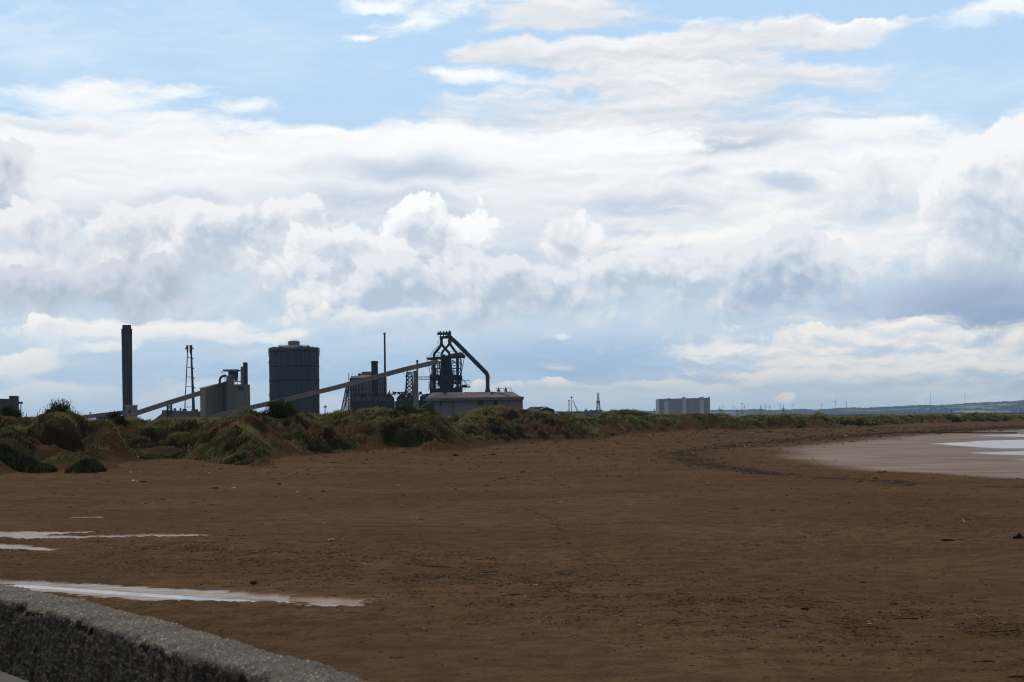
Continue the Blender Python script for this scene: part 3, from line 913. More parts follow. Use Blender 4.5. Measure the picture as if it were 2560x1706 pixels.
t.prism([(568, by), (618, by), (615.6, 961), (568, 962)], -6, 34, 'crusher_block', M_CLADD)
t.prism([(553, by), (568.5, by), (567, 950), (553, 956)], 14, 40, 'shaded_recess', M_SHED)  # recessed face, its shade put in by dark sheeting
t.prism([(568.2, 962.1), (581.8, 961.8), (582, 941.2), (568, 941.2)], -6.4, 10, 'lift_tower', M_CLADD)
t.prism([(567.6, 941), (582.4, 941), (582.4, 939.4), (567.6, 939.4)], -7, 11, 'tower_cap', M_CONVR)
t.prism([(606.3, 961), (614.9, 961), (614.2, 906), (606, 906)], 6, 18, 'stair_tower', M_CAPD)
t.prism([(602.5, 961), (608.5, 961), (608.2, 917.4), (602.3, 917.4)], -3, 5.9, 'duct_tower', M_CLADD)
b = MB(); b.box(*t.bq((556, 928.5, 4), (592, 923.6, 22))); b.build('dust_duct', M_CLADD, t.o)
MB().tube(P(591, 926, 12), P(604, 927.5, 8), 1.9 * s).build('cross_duct', M_PIPE, t.o, True)
b = MB(); c_ = P(586, 960, 13)
b.lathe([(1.2 * s, t.Z(955)), (5.5 * s, t.Z(944)), (6.2 * s, t.Z(940)), (6.2 * s, t.Z(928.8))], (c_.x, c_.y, 0), 16); b.build('hopper', M_STEEL, t.o, True)
b = MB(); c_ = P(574, 960, 14)
b.lathe([(2 * s, t.Z(953)), (7 * s, t.Z(943)), (7.4 * s, t.Z(928.8))], (c_.x, c_.y, 0), 16); b.build('hopper', M_PIPE, t.o, True)
MB().pipe([P(547, 960, 8), P(547, 951, 8), P(549, 945, 8), P(553, 941, 8), P(558, 939.5, 8), P(563, 939.3, 8)], 3.1 * s).build('curved_duct', M_PIPE, t.o, True)
for xx, dp in ((561, 5), (571, 22), (592, 5), (597, 20), (580, 22)):
    MB().bar(P(xx, 962, dp), P(xx, 938, dp), .9 * s).build('support_leg', M_STEEL, t.o)
MB().bar(P(560, 958, 5), P(571, 942, 5), .5 * s).bar(P(571, 958, 5), P(560, 942, 5), .5 * s).build('cross_brace', M_STEEL, t.o)
MB().bar(P(583, 957, 4), P(600, 944, 4), .5 * s).bar(P(600, 957, 4), P(583, 944, 4), .5 * s).build('cross_brace', M_STEEL, t.o)
MB().box(*t.bq((583, 954.3, 3), (601, 952.8, 24))).build('deck', M_STEEL, t.o)
MB().box(*t.bq((552, 932.5, 4), (557, 931.5, 12))).bar(P(552.3, 932, 4), P(552.3, 927.5, 4), .5 * s).bar(P(552.3, 928, 4), P(556, 928, 4), .4 * s).build('gangway', M_STEEL, t.o)
MB().box(*t.bq((524, 970.1, 12), (525.5, 966, 14))).build('roof_vent', M_STEEL, t.o)
MB().box(*t.bq((596, 976, -6.3), (610, 966, -6.01))).build('louvre_panel', M_SHED, t.o)

# ------------------------------------------------------------------ conveyors
def gallery(t, pts, thick, wid, name='casing'):
    """a roofed conveyor gallery following photo points (its top edge)"""
    P, s = t.P, t.s
    for nm, lo, hi, m_, w in ((name, -thick, 0, M_CONV, wid), ('roof_sheet', .06, 1.35, M_CONVR, wid + 1.6)):
        b = MB(); vs = []; fs = []
        for x, y, dp in pts:
            p = P(x, y, dp)
            for yy, z in ((-w / 2, lo * s), (w / 2, lo * s), (w / 2, hi * s), (-w / 2, hi * s)): vs.append((p.x, p.y + yy, p.z + z))
        for i in range(len(pts) - 1):
            for j in range(4): fs.append((4 * i + j, 4 * i + (j + 1) % 4, 4 * i + 4 + (j + 1) % 4, 4 * i + 4 + j))
        k = 4 * (len(pts) - 1)
        fs += [(3, 2, 1, 0), (k, k + 1, k + 2, k + 3)]
        b.add(vs, fs).build(nm, m_, t.o)


t = Thing('conveyor_gallery', 'low buff conveyor gallery rising gently to the small transfer house', 'conveyor', 250, base_y(2330), 2330)
gallery(t, [(186, 1043, 0), (240, 1036, 0), (316, 1027.3, 0)], 8.6, 7)
for xx in (243, 300): MB().lattice(t.P(xx, t.py), t.P(xx, 1042), 2.5, 2.5, 3, .5).build('trestle', M_STEEL, t.o)
t = Thing('transfer_house', 'small square buff conveyor transfer house at the foot of the big chimney', 'building', 328, base_y(2330), 2330)
t.prism([(315, t.py), (341, t.py), (341, 1015.2), (315, 1015.2)], -7, 7, 'housing', M_CONV)
t.prism([(314.3, 1015.1), (341.7, 1015.1), (341.7, 1013.2), (314.3, 1013.2)], -7.6, 7.6, 'roof', M_CONVR)
MB().box(*t.bq((324, 1034, -7.2), (330, 1026, -7.01))).build('doorway', M_SHED, t.o)
t = Thing('conveyor_gallery', 'buff conveyor gallery climbing from the transfer house into the sinter building wall', 'conveyor', 420, base_y(2380), 2380)
gallery(t, [(339, 1033.5, -28), (420, 1004.5, -10), (503, 977.2, 6)], 10.6, 7)
MB().lattice(t.P(426.5, t.py, -8), t.P(426.5, 1012.5, -8), 6.5, 5.0, 4, .9).build('trestle', M_STEEL, t.o)
t = Thing('low_shed', 'long low pale shed with humped roof gear beside the sinter building', 'building', 440, base_y(2480), 2480)
t.prism([(366, t.py), (500, t.py), (500, 1031), (405, 1027.5), (404.6, 1034)], 0, 40, 'wall', M_CLADD)
t.prism([(404.5, 1027.3), (500, 1030.8), (500, 1028.9), (404.5, 1025.3)], -1, 41, 'roof', M_CONVR)
for xx, w, h in ((432, 4, 5), (447, 2.5, 6), (454, 9, 3.5), (476, 16, 2.2)):
    MB().box(*t.bq((xx, 1028.5, 6), (xx + w, 1026 - h, 12))).build('roof_vent', M_STEEL, t.o)
t = Thing('flat_store', 'dark navy flat roofed store seen under the low conveyor', 'building', 275, base_y(2300), 2300)
t.prism([(239.5, t.py), (300, t.py), (300, 1044), (239.5, 1043.2)], 0, 30, 'wall', M_NAVY)
t.prism([(239, 1043.1), (300.5, 1043.9), (300.5, 1042.2), (239, 1042)], -1, 31, 'roof', M_SHED)
t = Thing('white_shed', 'long very low white roofed shed showing in the dip of the dunes', 'building', 232, base_y(1150, -.4), 1150)
t.prism([(200, t.py + 2), (268, t.py + 2), (268, 1055.9), (200, 1056.9)], 0, 12, 'wall', M_GALV)
t.prism([(199, 1056.9), (269, 1055.9), (269, 1053.6), (199, 1054.6)], -1, 13, 'roof', M_WHITE)
MB().box(*t.bq((218, 1054.9, 3), (221, 1053, 6))).build('roof_vent', M_SHED, t.o)

# main ore conveyor up to the furnace
t = Thing('ore_conveyor', 'very long buff conveyor gallery climbing across the works to the blast furnace', 'conveyor', 800, base_y(2400), 2400)
gallery(t, [(520, 1041.5, 0), (600, 1021.3, 0), (720, 994, 0), (840, 965, 0), (1007, 920.5, 0), (1093, 899, 22)], 10.2, 8)
P, s = t.P, t.s
MB().lattice(P(850, t.py, -5), P(869.5, 965, -1), 3.6, 3.6, 12, .62).build('raking_leg', M_STEEL, t.o)
MB().lattice(P(867, t.py, 0), P(869, 965, 0), 3.4, 3.4, 12, .62).build('trestle_leg', M_STEEL, t.o)
MB().lattice(P(875, t.py, 3), P(872.5, 963, 1), 2.2, 2.2, 12, .6).build('trestle_leg', M_STEEL, t.o)
MB().bar(P(852, 1001, -4), P(876, 1001, 2), .7 * s).build('tie', M_STEEL, t.o)
MB().box(*t.bq((865.5, 968, -3), (876, 962.5, 3))).build('bearing_head', M_STEEL, t.o)
MB().lattice(P(1023.5, 990), P(1023.5, 931), 10.0, 6.5, 6, 1.0).build('trestle_tower', M_STEEL, t.o)
MB().box(*t.bq((1013.5, 942, -5), (1036, 940.6, 6))).box(*t.bq((1015, 934.5, -4), (1029, 933.3, 5))).bar(P(1006, 931, 0), P(1016, 941.5, 0), .6 * s).bar(P(1022, 968, 0), P(1022, 933, 0), .6 * s).bar(P(1016.5, 941, -4), P(1029, 926.5, -4), .6 * s).bar(P(1029, 941, -4), P(1017, 926.5, -4), .6 * s).box(*t.bq((1015, 968, -5), (1035, 966.8, 6))).build('tower_deck', M_STEEL, t.o)
MB().bar(P(1018, 990, -6), P(1018, 938, -6), .8 * s).bar(P(1032.5, 990, -4), P(1030, 936, -4), .9 * s).bar(P(1013, 985, -6), P(1013, 975, -6), .9 * s).build('riser_pipe', M_STEEL, t.o)
b = MB()
for i in range(6): b.bar(P(944 + i * 10, 947.2 - i * 3.0 + (1.6 if i % 2 else 0), -4), P(954 + i * 10, 944.2 - i * 3.0 + (0 if i % 2 else 1.6), -4), .5 * s)
b.bar(P(944, 948.5, -4), P(1004, 931.5, -4), .55 * s); b.build('underside_truss', M_STEEL, t.o)

# ------------------------------------------------------------------ gas holders
t = Thing('gas_holder', 'huge dark drum shaped gas holder with shallow domed roof and round vent house', 'gas holder', 737, base_y(2600), 2600)
s = t.s; Rr = 61.0 * s; Ht = (t.py - 872) * s
MB().lathe([(Rr * 1.004, 0), (Rr, Ht)], k=72).build('shell', M_HOLD, t.o, True)
for yy, rr, hh in ((879.3, 1.03, 1.9), (916.7, 1.035, 1.3), (951.5, 1.035, 1.3), (990, 1.03, 1.2)):
    z = (t.py - yy) * s
    MB().lathe([(Rr * 1.001, z - hh * s), (Rr * rr, z - hh * s), (Rr * rr, z + hh * s * .4), (Rr * 1.001, z + hh * s * .4)], k=72).build('ring_gallery', M_BLACK, t.o)
b = MB()
for i in range(36):
    a = 2 * math.pi * (i + .3) / 36
    b.bar((Rr * 1.006 * math.cos(a), Rr * 1.006 * math.sin(a), 0), (Rr * 1.004 * math.cos(a), Rr * 1.004 * math.sin(a), Ht), .75)
b.build('stiffener_ribs', M_HOLD, t.o)
MB().lathe([(Rr * 1.01, Ht), (Rr * 1.01, Ht + .6 * s), (Rr * .8, Ht + 3.6 * s), (Rr * .5, Ht + 6.6 * s), (Rr * .22, Ht + 8.3 * s), (.1, Ht + 8.6 * s)], k=72).build('roof', M_HOLDR, t.o, True)
MB().lathe([(14.2 * s, Ht + 7.6 * s), (14.2 * s, Ht + 14 * s), (15.2 * s, Ht + 14 * s), (15.0 * s, Ht + 17.5 * s), (11.5 * s, Ht + 18.7 * s), (9 * s, Ht + 19.8 * s), (.1, Ht + 20 * s)], k=32).build('vent_house', M_HOLDR, t.o)
b = MB()
for i in range(60):
    a = 2 * math.pi * i / 60; c0 = (Rr * .99 * math.cos(a), Rr * .99 * math.sin(a)); a2 = 2 * math.pi * (i + 1) / 60; c1 = (Rr * .99 * math.cos(a2), Rr * .99 * math.sin(a2))
    b.bar((*c0, Ht), (*c0, Ht + 2.6 * s), .3).bar((*c0, Ht + 2.6 * s), (*c1, Ht + 2.6 * s), .28)
b.build('handrail', M_STEEL, t.o)
b = MB()
for i in range(40):
    a = 2 * math.pi * i / 40; a2 = 2 * math.pi * (i + 1) / 40; r_ = Rr * .62
    b.bar((r_ * math.cos(a), r_ * math.sin(a), Ht + 5.4 * s), (r_ * math.cos(a), r_ * math.sin(a), Ht + 7.8 * s), .3).bar((r_ * math.cos(a), r_ * math.sin(a), Ht + 7.8 * s), (r_ * math.cos(a2), r_ * math.sin(a2), Ht + 7.8 * s), .28)
b.build('handrail', M_STEEL, t.o)
for sx in (-1, 1):
    x = sx * Rr
    MB().bar((x * 1.052, 0, Ht + 1.5 * s), (x * 1.052, 0, Ht - 16 * s), 1.0 * s).bar((x * 1.052, 0, Ht - 16 * s), (x * 1.002, 0, Ht - 22 * s), 1.0 * s).bar((x, 0, Ht), (x * 1.055, 0, Ht), .7 * s).build('guide_bracket', M_STEEL, t.o)
    for yy in (905, 985):
        z = (t.py - yy) * s
        MB().bar((x * 1.0, -4, z + 8 * s), (x * 1.03, -4, z - 6 * s), .5 * s).bar((x * 1.035, -4, z - 6 * s), (x * 1.0, -4, z - 6 * s), .7 * s).bar((x * 1.03, -4, z - 6 * s), (x * 1.03, -4, z + 2 * s), .4 * s).build('stair_flight', M_STEEL, t.o)
for a in (-1.95, -1.62, -2.3):
    b = MB(); x, y = Rr * 1.012 * math.cos(a), Rr * 1.012 * math.sin(a)
    b.bar((x, y, Ht - 3), (x, y, Ht - (20 if a < -1.8 else 14) * s), .6).build('ladder', M_STEEL, t.o)
for a in (-2.05, -1.2, -.8, -2.5):
    MB().box((Rr * .93 * math.cos(a) - 3, Rr * .93 * math.sin(a) - 2, Ht + 1), (Rr * .93 * math.cos(a) + 3.5, Rr * .93 * math.sin(a) + 2, Ht + 3.4 * s)).build('roof_hatch', M_STEEL, t.o)
MB().bar((Rr * .99, -5, 10 * s), (Rr * 1.07, -5, 10 * s + 1), .5 * s).bar((Rr * 1.07, -5, 10 * s), (Rr * 1.0, -5, 16 * s), .35 * s).build('outlet_gantry', M_STEEL, t.o)

t = Thing('gas_holder', 'squat pale panelled gas holder half hidden behind the sloping conveyor', 'gas holder', 921.5, base_y(2650), 2650)
s = t.s; Rr = 45 * s; Ht = (t.py - 945) * s
MB().lathe([(Rr, 0), (Rr, Ht)], k=56).build('shell', M_HOLD2, t.o, True)
for yy in (946.5, 973.5, 987): 
    z = (t.py - yy) * s
    MB().lathe([(Rr * 1.001, z - 1.2 * s), (Rr * 1.03, z - 1.2 * s), (Rr * 1.03, z + .3 * s), (Rr * 1.001, z + .3 * s)], k=56).build('ring_gallery', M_STEEL, t.o)
b = MB()
for i in range(30):
    a = 2 * math.pi * (i + .3) / 30
    b.bar((Rr * 1.006 * math.cos(a), Rr * 1.006 * math.sin(a), 0), (Rr * 1.006 * math.cos(a), Rr * 1.006 * math.sin(a), Ht), .8)
b.build('stiffener_ribs', M_STEEL, t.o)
MB().lathe([(Rr, Ht), (Rr * .7, Ht + 4.4 * s), (Rr * .35, Ht + 7 * s), (.1, Ht + 7.6 * s)], k=56).build('roof', M_HOLDR, t.o, True)
MB().lathe([(16.5 * s, Ht + 5 * s), (16.5 * s, Ht + 14.2 * s), (14 * s, Ht + 15.6 * s), (.1, Ht + 16 * s)], k=32).build('vent_house', M_HOLD2, t.o)
for xx, w, h in ((-41, 7, 4), (-33, 5, 5.5), (-24, 7, 11), (-30, 10, 3)):
    MB().box(((xx) * s, -8, Ht + .5 * s), ((xx + w) * s, 0, Ht + h * s)).build('roof_hatch', M_STEEL, t.o)
b = MB(); b.bar((-48.5 * s, -4, Ht - 8 * s), (-48.5 * s, -4, Ht + 12 * s), 1.0 * s).bar((-44 * s, -4, Ht), (-45.5 * s, -4, Ht + 11 * s), .6 * s).bar((-41 * s, -4, Ht + 4 * s), (-38 * s, -4, Ht + 11 * s), .5 * s)
b.build('roof_mast', M_STEEL, t.o)

t = Thing('power_stack', 'fat short black steel stack rising behind the sloping conveyor', 'stack', 938, base_y(2560), 2560)
s = t.s; H_ = (t.py - 903) * s
MB().lathe([(8.7 * s, 0), (8.2 * s, H_ - 3 * s), (8.5 * s, H_)], k=28).build('shaft', M_CAPD, t.o, True)
MB().lathe([(8.3 * s, H_ - 4 * s), (11.2 * s, H_ - 4 * s), (11.2 * s, H_ - 2.8 * s), (8.3 * s, H_ - 2.8 * s)], k=28).build('platform', M_STEEL, t.o)
t = Thing('flare_stack', 'thinnest and tallest pencil like stack, behind the squat pale gas holder', 'stack', 964, base_y(2640), 2640)
s = t.s; H_ = (t.py - 832) * s
MB().lathe([(3.0 * s, 0), (2.6 * s, H_ * .5), (2.15 * s, H_)], k=20).build('shaft', M_PIPE, t.o, True)
MB().lathe([(2.2 * s, H_ - 5 * s), (3.8 * s, H_ - 2.8 * s), (3.8 * s, H_ - 2.0 * s), (2.2 * s, H_ - 2 * s)], k=20).build('platform', M_STEEL, t.o)
for a in range(6):
    MB().bar((3.7 * s * math.cos(a * 1.05), 3.7 * s * math.sin(a * 1.05), H_ - 2 * s), (3.7 * s * math.cos(a * 1.05), 3.7 * s * math.sin(a * 1.05), H_ + .2 * s), .3 * s).build('rail_post', M_STEEL, t.o)

# ------------------------------------------------------------------ ore bunkers below the conveyor
t = Thing('ore_bunkers', 'low dark row of hopper bunkers with pale glinting tops under the conveyor', 'bunkers', 960, base_y(2500), 2500)
P, s = t.P, t.s
t.prism([(877, t.py), (984, t.py), (984, 1003), (877, 1002)], 0, 26, 'frame_base', M_SHED)
t.prism([(987.5, t.py), (1068, t.py), (1068, 1000), (987.5, 1003)], 0, 26, 'frame_base', M_SHED)
for i, xx in enumerate((905, 938, 971, 1003, 1024)):
    c_ = P(xx, 960, 12)
    MB().lathe([(13.5 * s, t.Z(1003.5)), (13.2 * s, t.Z(997)), (10.0 * s, t.Z(992)), (5 * s, t.Z(987.5)), (1 * s, t.Z(986))], (c_.x, c_.y, 0), 20).build('bunker_top', mat('worn_plate', (.085, .075, .075), (.15, .135, .13), .12, .5, .5, streak=.5) if i == 0 else bpy.data.materials['worn_plate'], t.o, True)
MB().box(*t.bq((877, 986.8, 2), (1000, 985.2, 20))).build('gantry_deck', M_STEEL, t.o)
MB().box(*t.bq((1000, 985.5, 2), (1052, 984.0, 20))).build('gantry_deck', M_STEEL, t.o)
for i in range(14):
    x = 880 + i * 12.5
    MB().bar(P(x, 1004, 0), P(x, 986, 0), .75 * s).bar(P(x, 1003, 0), P(x + 6.2, 987, 0), .45 * s).bar(P(x + 12.5, 1003, 0), P(x + 6.2, 987, 0), .45 * s).build('gantry_frame', M_STEEL, t.o)
b = MB()
for i in range(44):
    x = 880 + i * 4.0
    b.bar(P(x, 985.4, 2), P(x, 982.4, 2), .35 * s)
b.bar(P(880, 982.4, 2), P(1052, 982, 2), .35 * s).build('handrail', M_STEEL, t.o)
for xx, y0, w in ((981.5, 977, 1.3), (970, 981.5, 5), (994, 981, 6), (1002, 980.5, 4), (934, 998, 3.2)):
    MB().box(*t.bq((xx, 986 if y0 < 990 else t.py, 0), (xx + w, y0, 6))).build('drive_housing', M_PIPE, t.o)
rr = random.Random(21)
for i in range(16):
    x0_ = rr.uniform(970, 1050); h_ = rr.uniform(2, 8)
    if i % 2: MB().tube(P(x0_, 992, rr.uniform(0, 8)), P(x0_, 984 - h_, 2), rr.uniform(.5, 1.3) * s, k=8).build('vent_pipe', M_PIPE, t.o, True)
    else: MB().box(*t.bq((x0_, 987, 1), (x0_ + rr.uniform(3, 8), 983 - h_ * .5, 6))).build('drive_housing', M_SHED, t.o)
MB().pipe([P(978, 990, -2), P(990, 981, -2), P(1012, 981.5, -2), P(1020, 990, -2)], 1.0 * s, 8).build('overhead_pipe', M_PIPE, t.o, True)
t.prism([(1050, t.py), (1086, t.py), (1086, 990), (1056, 988), (1050, 992)], -4, 12, 'pump_house', M_SHED)
t.prism([(1055, 994), (1064, 994), (1064, 986), (1055, 986)], -6, -4.1, 'control_cabin', M_CLADD)

t = Thing('stove_chimney', 'slender buff chimney with black cap in front of the conveyor, joined to a slab flue', 'chimney', 1041, base_y(2350), 2350)
P, s = t.P, t.s
MB().tube(P(1043.8, t.py), P(1043.3, 911), 2.7 * s, 2.1 * s, 16).build('shaft', M_BUFF, t.o, True)
MB().tube(P(1043.3, 911), P(1043.3, 900.4), 2.15 * s, 2.5 * s, 16).build('cap', M_CAPD, t.o, True)
MB().lathe([(2.3 * s, t.Z(904.4)), (4.3 * s, t.Z(904.4)), (4.3 * s, t.Z(903)), (2.3 * s, t.Z(903))], (P(1043.3, 904).x, 0, 0), 16).build('platform', M_CAPD, t.o)
t.prism([(1033.4, t.py), (1047.5, t.py), (1046.3, 985), (1042, 960), (1041.5, 927.2), (1033.6, 927.2)], -1.5, 4.5, 'slab_flue', M_BUFF)
MB().box(*t.bq((1033, 934.5, -2), (1034.4, 928, 2))).build('ladder', M_STEEL, t.o)

# ------------------------------------------------------------------ blast furnace
t = Thing('blast_furnace', 'black rusting blast furnace tower with crossed uptake pipes and a long sloping downcomer', 'blast furnace', 1115, base_y(2450), 2450)
P, s = t.P, t.s
c_ = P(1115, 960, 16)
MB().lathe([(17 * s, 0), (17 * s, t.Z(972)), (20 * s, t.Z(955)), (18 * s, t.Z(940)), (13 * s, t.Z(905)), (12 * s, t.Z(893)), (7 * s, t.Z(888))], (c_.x, c_.y, 0), 28).build('furnace_shell', M_FURN, t.o, True)
for xx, dp, r in ((1084.6, 0, 2.6), (1143.5, 0, 2.6), (1084.6, 34, 2.6), (1143.5, 34, 2.6), (1124.3, -2, 2.5), (1106, -2, 2.2)):
    MB().box(*t.bq((xx - r, t.py, dp - 2), (xx + r, 893, dp + 2))).build('column', M_FURN, t.o)
for xx in (1078.2, 1151.6):
    for dp in (0, 34): MB().bar(P(xx, t.py, dp), P(xx, 896, dp), 1.2 * s).build('outer_post', M_STEEL, t.o)
for a, b_ in (((1068.3, 897), (1076.5, 938)), ((1161, 893), (1152.5, 941)), ((1150.5, 896), (1155.5, 915))):
    MB().bar(P(*a, -2), P(*b_, -2), 1.1 * s).build('raking_strut', M_STEEL, t.o)
t.prism([(1065, 895.2), (1162, 887.5), (1161.5, 893.6), (1120, 895.5), (1068, 898.8)], -6, 38, 'charging_deck', M_FURN)
b = MB()
for i in range(20):
    x = 1066 + i * 4.2; y = 895.2 - (x - 1065) * .0794
    b.bar(P(x, y, -5), P(x, y - 3.4, -5), .35 * s)
b.bar(P(1066, 891.7, -5), P(1146, 885.5, -5), .35 * s).build('handrail', M_STEEL, t.o)
t.prism([(1124, 893.4), (1160, 890.5), (1158.5, 883), (1150, 881.5), (1125, 886)], -8, 4, 'hoist_house', M_PIPE)
MB().box(*t.bq((1108, 892, -7), (1112.5, 886.5, 0))).build('winch', M_FURN, t.o)
b = MB()
for yy in (907, 921): b.box(*t.bq((1078, yy + .8, 0), (1152, yy - .6, 2))).box(*t.bq((1078, yy + .8, 32), (1152, yy - .6, 34)))
b.build('floor_beam', M_FURN, t.o)
for x0_, x1_ in ((1079, 1084), (1088, 1103), (1127, 1141), (1146, 1151.5)):
    for y0_, y1_ in ((898, 907), (907, 921), (921, 938)):
        MB().bar(P(x0_, y0_, 0), P(x1_, y1_, 0), .55 * s).build('front_brace', M_STEEL, t.o)
        if x1_ - x0_ > 9:
            MB().bar(P(x1_, y0_, 34), P(x0_, y1_, 34), .8 * s).build('rear_brace', M_STEEL, t.o)
            MB().bar(P(x0_, y0_ + 4, 20), P(x1_, y0_ + 8, 20), .9 * s).build('stair_flight', M_STEEL, t.o)
        else: MB().bar(P(x1_, y0_, 0), P(x0_, y1_, 0), .5 * s).build('front_brace', M_STEEL, t.o)
t.prism([(1076, 951), (1154, 951), (1154, 939), (1132, 936.5), (1120, 940), (1104, 935), (1096, 939), (1076, 938)], -3, 37, 'bosh_platform', M_FURN)
t.prism([(1078.5, 946), (1094, 946), (1094, 937.5), (1078.5, 937.5)], -5, -3.1, 'cabin', mat('cabin_sheeting', (.055, .047, .043), (.04, .035, .033), .1, .8, .2))
t.prism([(1076, t.py), (1154.5, t.py), (1154.5, 969), (1138, 968), (1133, 971), (1076, 971)], -2, 36, 'cast_floor', M_FURN)
MB().pipe([P(1094, 958, -3), P(1100, 964, -3), P(1115, 966.5, -3), P(1130, 964, -3), P(1137, 957, -3)], 2.2 * s).build('bustle_pipe', M_FURN, t.o, True)
b = MB()
for x0_, y0_, x1_, y1_ in ((1082, 952, 1092, 969), (1086, 952, 1101, 969), (1092, 968, 1098, 953), (1129, 968, 1140, 953), (1134, 952, 1146, 969), (1141, 968, 1144, 953), (1148, 968, 1138, 955), (1100, 952, 1096, 968), (1147, 951, 1151, 968), (1084, 968, 1081, 953)):
    b.bar(P(x0_, y0_, 0), P(x1_, y1_, 0), .95 * s).bar(P(x0_ + 2, y0_, 30), P(x1_ + 2, y1_, 30), .8 * s)
b.build('tuyere_framing', M_STEEL, t.o)
for xx in (1077.5, 1152): MB().box(*t.bq((xx - 2.6, t.py, -3), (xx + 2.6, 938, 1))).build('corner_column', M_FURN, t.o)
t.prism([(1154, 969.5), (1175.5, 969), (1175, 967.2), (1165, 965), (1154, 967)], -4, 14, 'side_platform', M_FURN)
b = MB()
b.bar(P(1154, 946, -4), P(1175.5, 968, -4), .95 * s).bar(P(1154, 952.2, -4), P(1173, 951.6, -4), .8 * s).bar(P(1173, 951.6, -4), P(1173.4, 965, -4), .4 * s).bar(P(1154, 974, -4), P(1165, 973.5, -4), .5 * s).bar(P(1164, 973.5, -4), P(1164, 969, -4), .4 * s)
for x in (1158, 1162, 1166): b.bar(P(x, 967, -4), P(x - 1.5, 953, -4), .5 * s)
b.box(*t.bq((1155, 967, -2), (1168, 962, 8))); b.build('platform_bracing', M_STEEL, t.o)
b = MB()
b.bar(P(1071, 980, -3), P(1071, 957, -3), .4 * s).bar(P(1071, 957, -3), P(1076, 957, -3), .8 * s).box(*t.bq((1071, 973.5, -3), (1078, 972.3, 6))).bar(P(1074, 972, -3), P(1074, 960, -3), .9 * s).bar(P(1073, 966, -3), P(1076, 962, -3), .5 * s)
b.build('side_stair', M_STEEL, t.o)
# pipes, cables and walkways that crowd the tower
rr = random.Random(12)
for i in range(34):
    x0_ = rr.choice((rr.uniform(1079, 1104), rr.uniform(1092, 1132), rr.uniform(1118, 1151))); y0_ = rr.uniform(897, 968); dp = rr.uniform(2, 30)
    if rr.random() < .5: MB().tube(P(x0_, y0_, dp), P(x0_ + rr.uniform(-.5, .5), y0_ + rr.uniform(10, 26), dp), rr.uniform(.5, 1.5) * s, k=8).build('service_pipe', M_FURN, t.o, True)
    elif rr.random() < .6: MB().box(*t.bq((x0_, y0_, dp), (x0_ + rr.uniform(5, 14), y0_ + rr.uniform(.7, 1.4), dp + 6))).build('walkway', M_FURN, t.o)
    else: MB().box(*t.bq((x0_, y0_, dp), (x0_ + rr.uniform(2, 5), y0_ + rr.uniform(3, 7), dp + 5))).build('equipment_box', M_FURN, t.o)
for yy in (903, 913, 929):
    MB().box(*t.bq((1096, yy, -1), (1134, yy + 1.5, 6))).build('walkway', M_FURN, t.o)
# uptakes
yl, yr = P(1103.2, 970).x, P(1123.8, 970).x
def curve(pts, dp): return [P(x, y, dp) for x, y in pts]
MB().pipe(curve([(1103, 840), (1102.8, 856), (1101.5, 863), (1097, 870), (1088.5, 880), (1084.8, 885), (1084.3, 896)], 10), 3.6 * s).build('uptake_pipe', M_FURN, t.o, True)
MB().pipe(curve([(1103, 845), (1103.2, 858), (1106, 864), (1111, 870), (1118, 877.5), (1122.4, 883), (1123.3, 895)], 12), 3.3 * s).build('uptake_pipe', M_FURN, t.o, True)
MB().pipe(curve([(1124, 845), (1123.6, 858), (1120, 864), (1113, 871.5), (1106.5, 879), (1104, 884), (1103.5, 893)], 5), 3.2 * s).build('uptake_pipe', M_PIPE, t.o, True)
MB().pipe(curve([(1124, 845), (1124.4, 857), (1127, 863.5), (1133, 872), (1139.5, 880.5), (1143, 886), (1143.6, 894)], 7), 3.3 * s).build('uptake_pipe', M_PIPE, t.o, True)
MB().lathe([(4.8 * s, 0), (5.0 * s, 6 * s), (3.6 * s, 9 * s)], (P(1124, 857).x, 6, t.Z(857)), 16).build('pipe_junction', M_PIPE, t.o, True)
t.prism([(1099, 850), (1107.5, 846), (1119, 846), (1128.5, 851), (1128, 842), (1122, 839.5), (1099, 841)], 2, 16, 'top_header', M_FURN)
for xx in (1101, 1108.5, 1114.5, 1121): MB().box(*t.bq((xx - 1.2, 842, 4), (xx + 1.2, 835, 12))).build('header_post', M_FURN, t.o)
t.prism([(1092.5, 836.2), (1126, 836.2), (1127.8, 833), (1124, 831), (1093, 833)], -2, 20, 'top_platform', M_FURN)
for i, (xx, yy) in enumerate(((1101.2, 827.5), (1108.8, 827.2), (1115.6, 826.6), (1122.5, 825.6))):
    b = MB(); c2_ = P(xx, yy, 4 + 3 * (i % 2))
    b.lathe([(1.5 * s, t.Z(834)), (1.5 * s, t.Z(yy + 4)), (2.1 * s, t.Z(yy + 3.6)), (1.9 * s, t.Z(yy + 2)), (.7 * s, t.Z(yy + 1.6)), (.6 * s, t.Z(yy - .6))], (c2_.x, c2_.y, 0), 10).build('bleeder_valve', M_FURN, t.o, True)
b = MB()
for x in (1093, 1096, 1105, 1112, 1119, 1126.5): b.bar(P(x, 833, -1), P(x, 829.5, -1), .5 * s)
b.bar(P(1093, 830, -1), P(1127, 829, -1), .4 * s).box(*t.bq((1096, 833, 0), (1099, 830, 4))).box(*t.bq((1124.5, 832, 0), (1128, 829, 5))).build('top_railing', M_STEEL, t.o)
b = MB()
b.bar(P(1093, 836, 0), P(1099, 845, 0), .5 * s).bar(P(1098, 850, 4), P(1093.5, 857, 4), .6 * s).bar(P(1093.5, 857, 4), P(1100, 862, 4), .6 * s).bar(P(1093.4, 851, 4), P(1093.4, 866, 4), .35 * s)
for k_ in (0, 2.6): b.bar(P(1100, 864 - k_, 4), P(1083, 877 - k_, 4), .45 * s).bar(P(1083, 877 - k_, 4), P(1075, 892 - k_, 4), .45 * s)
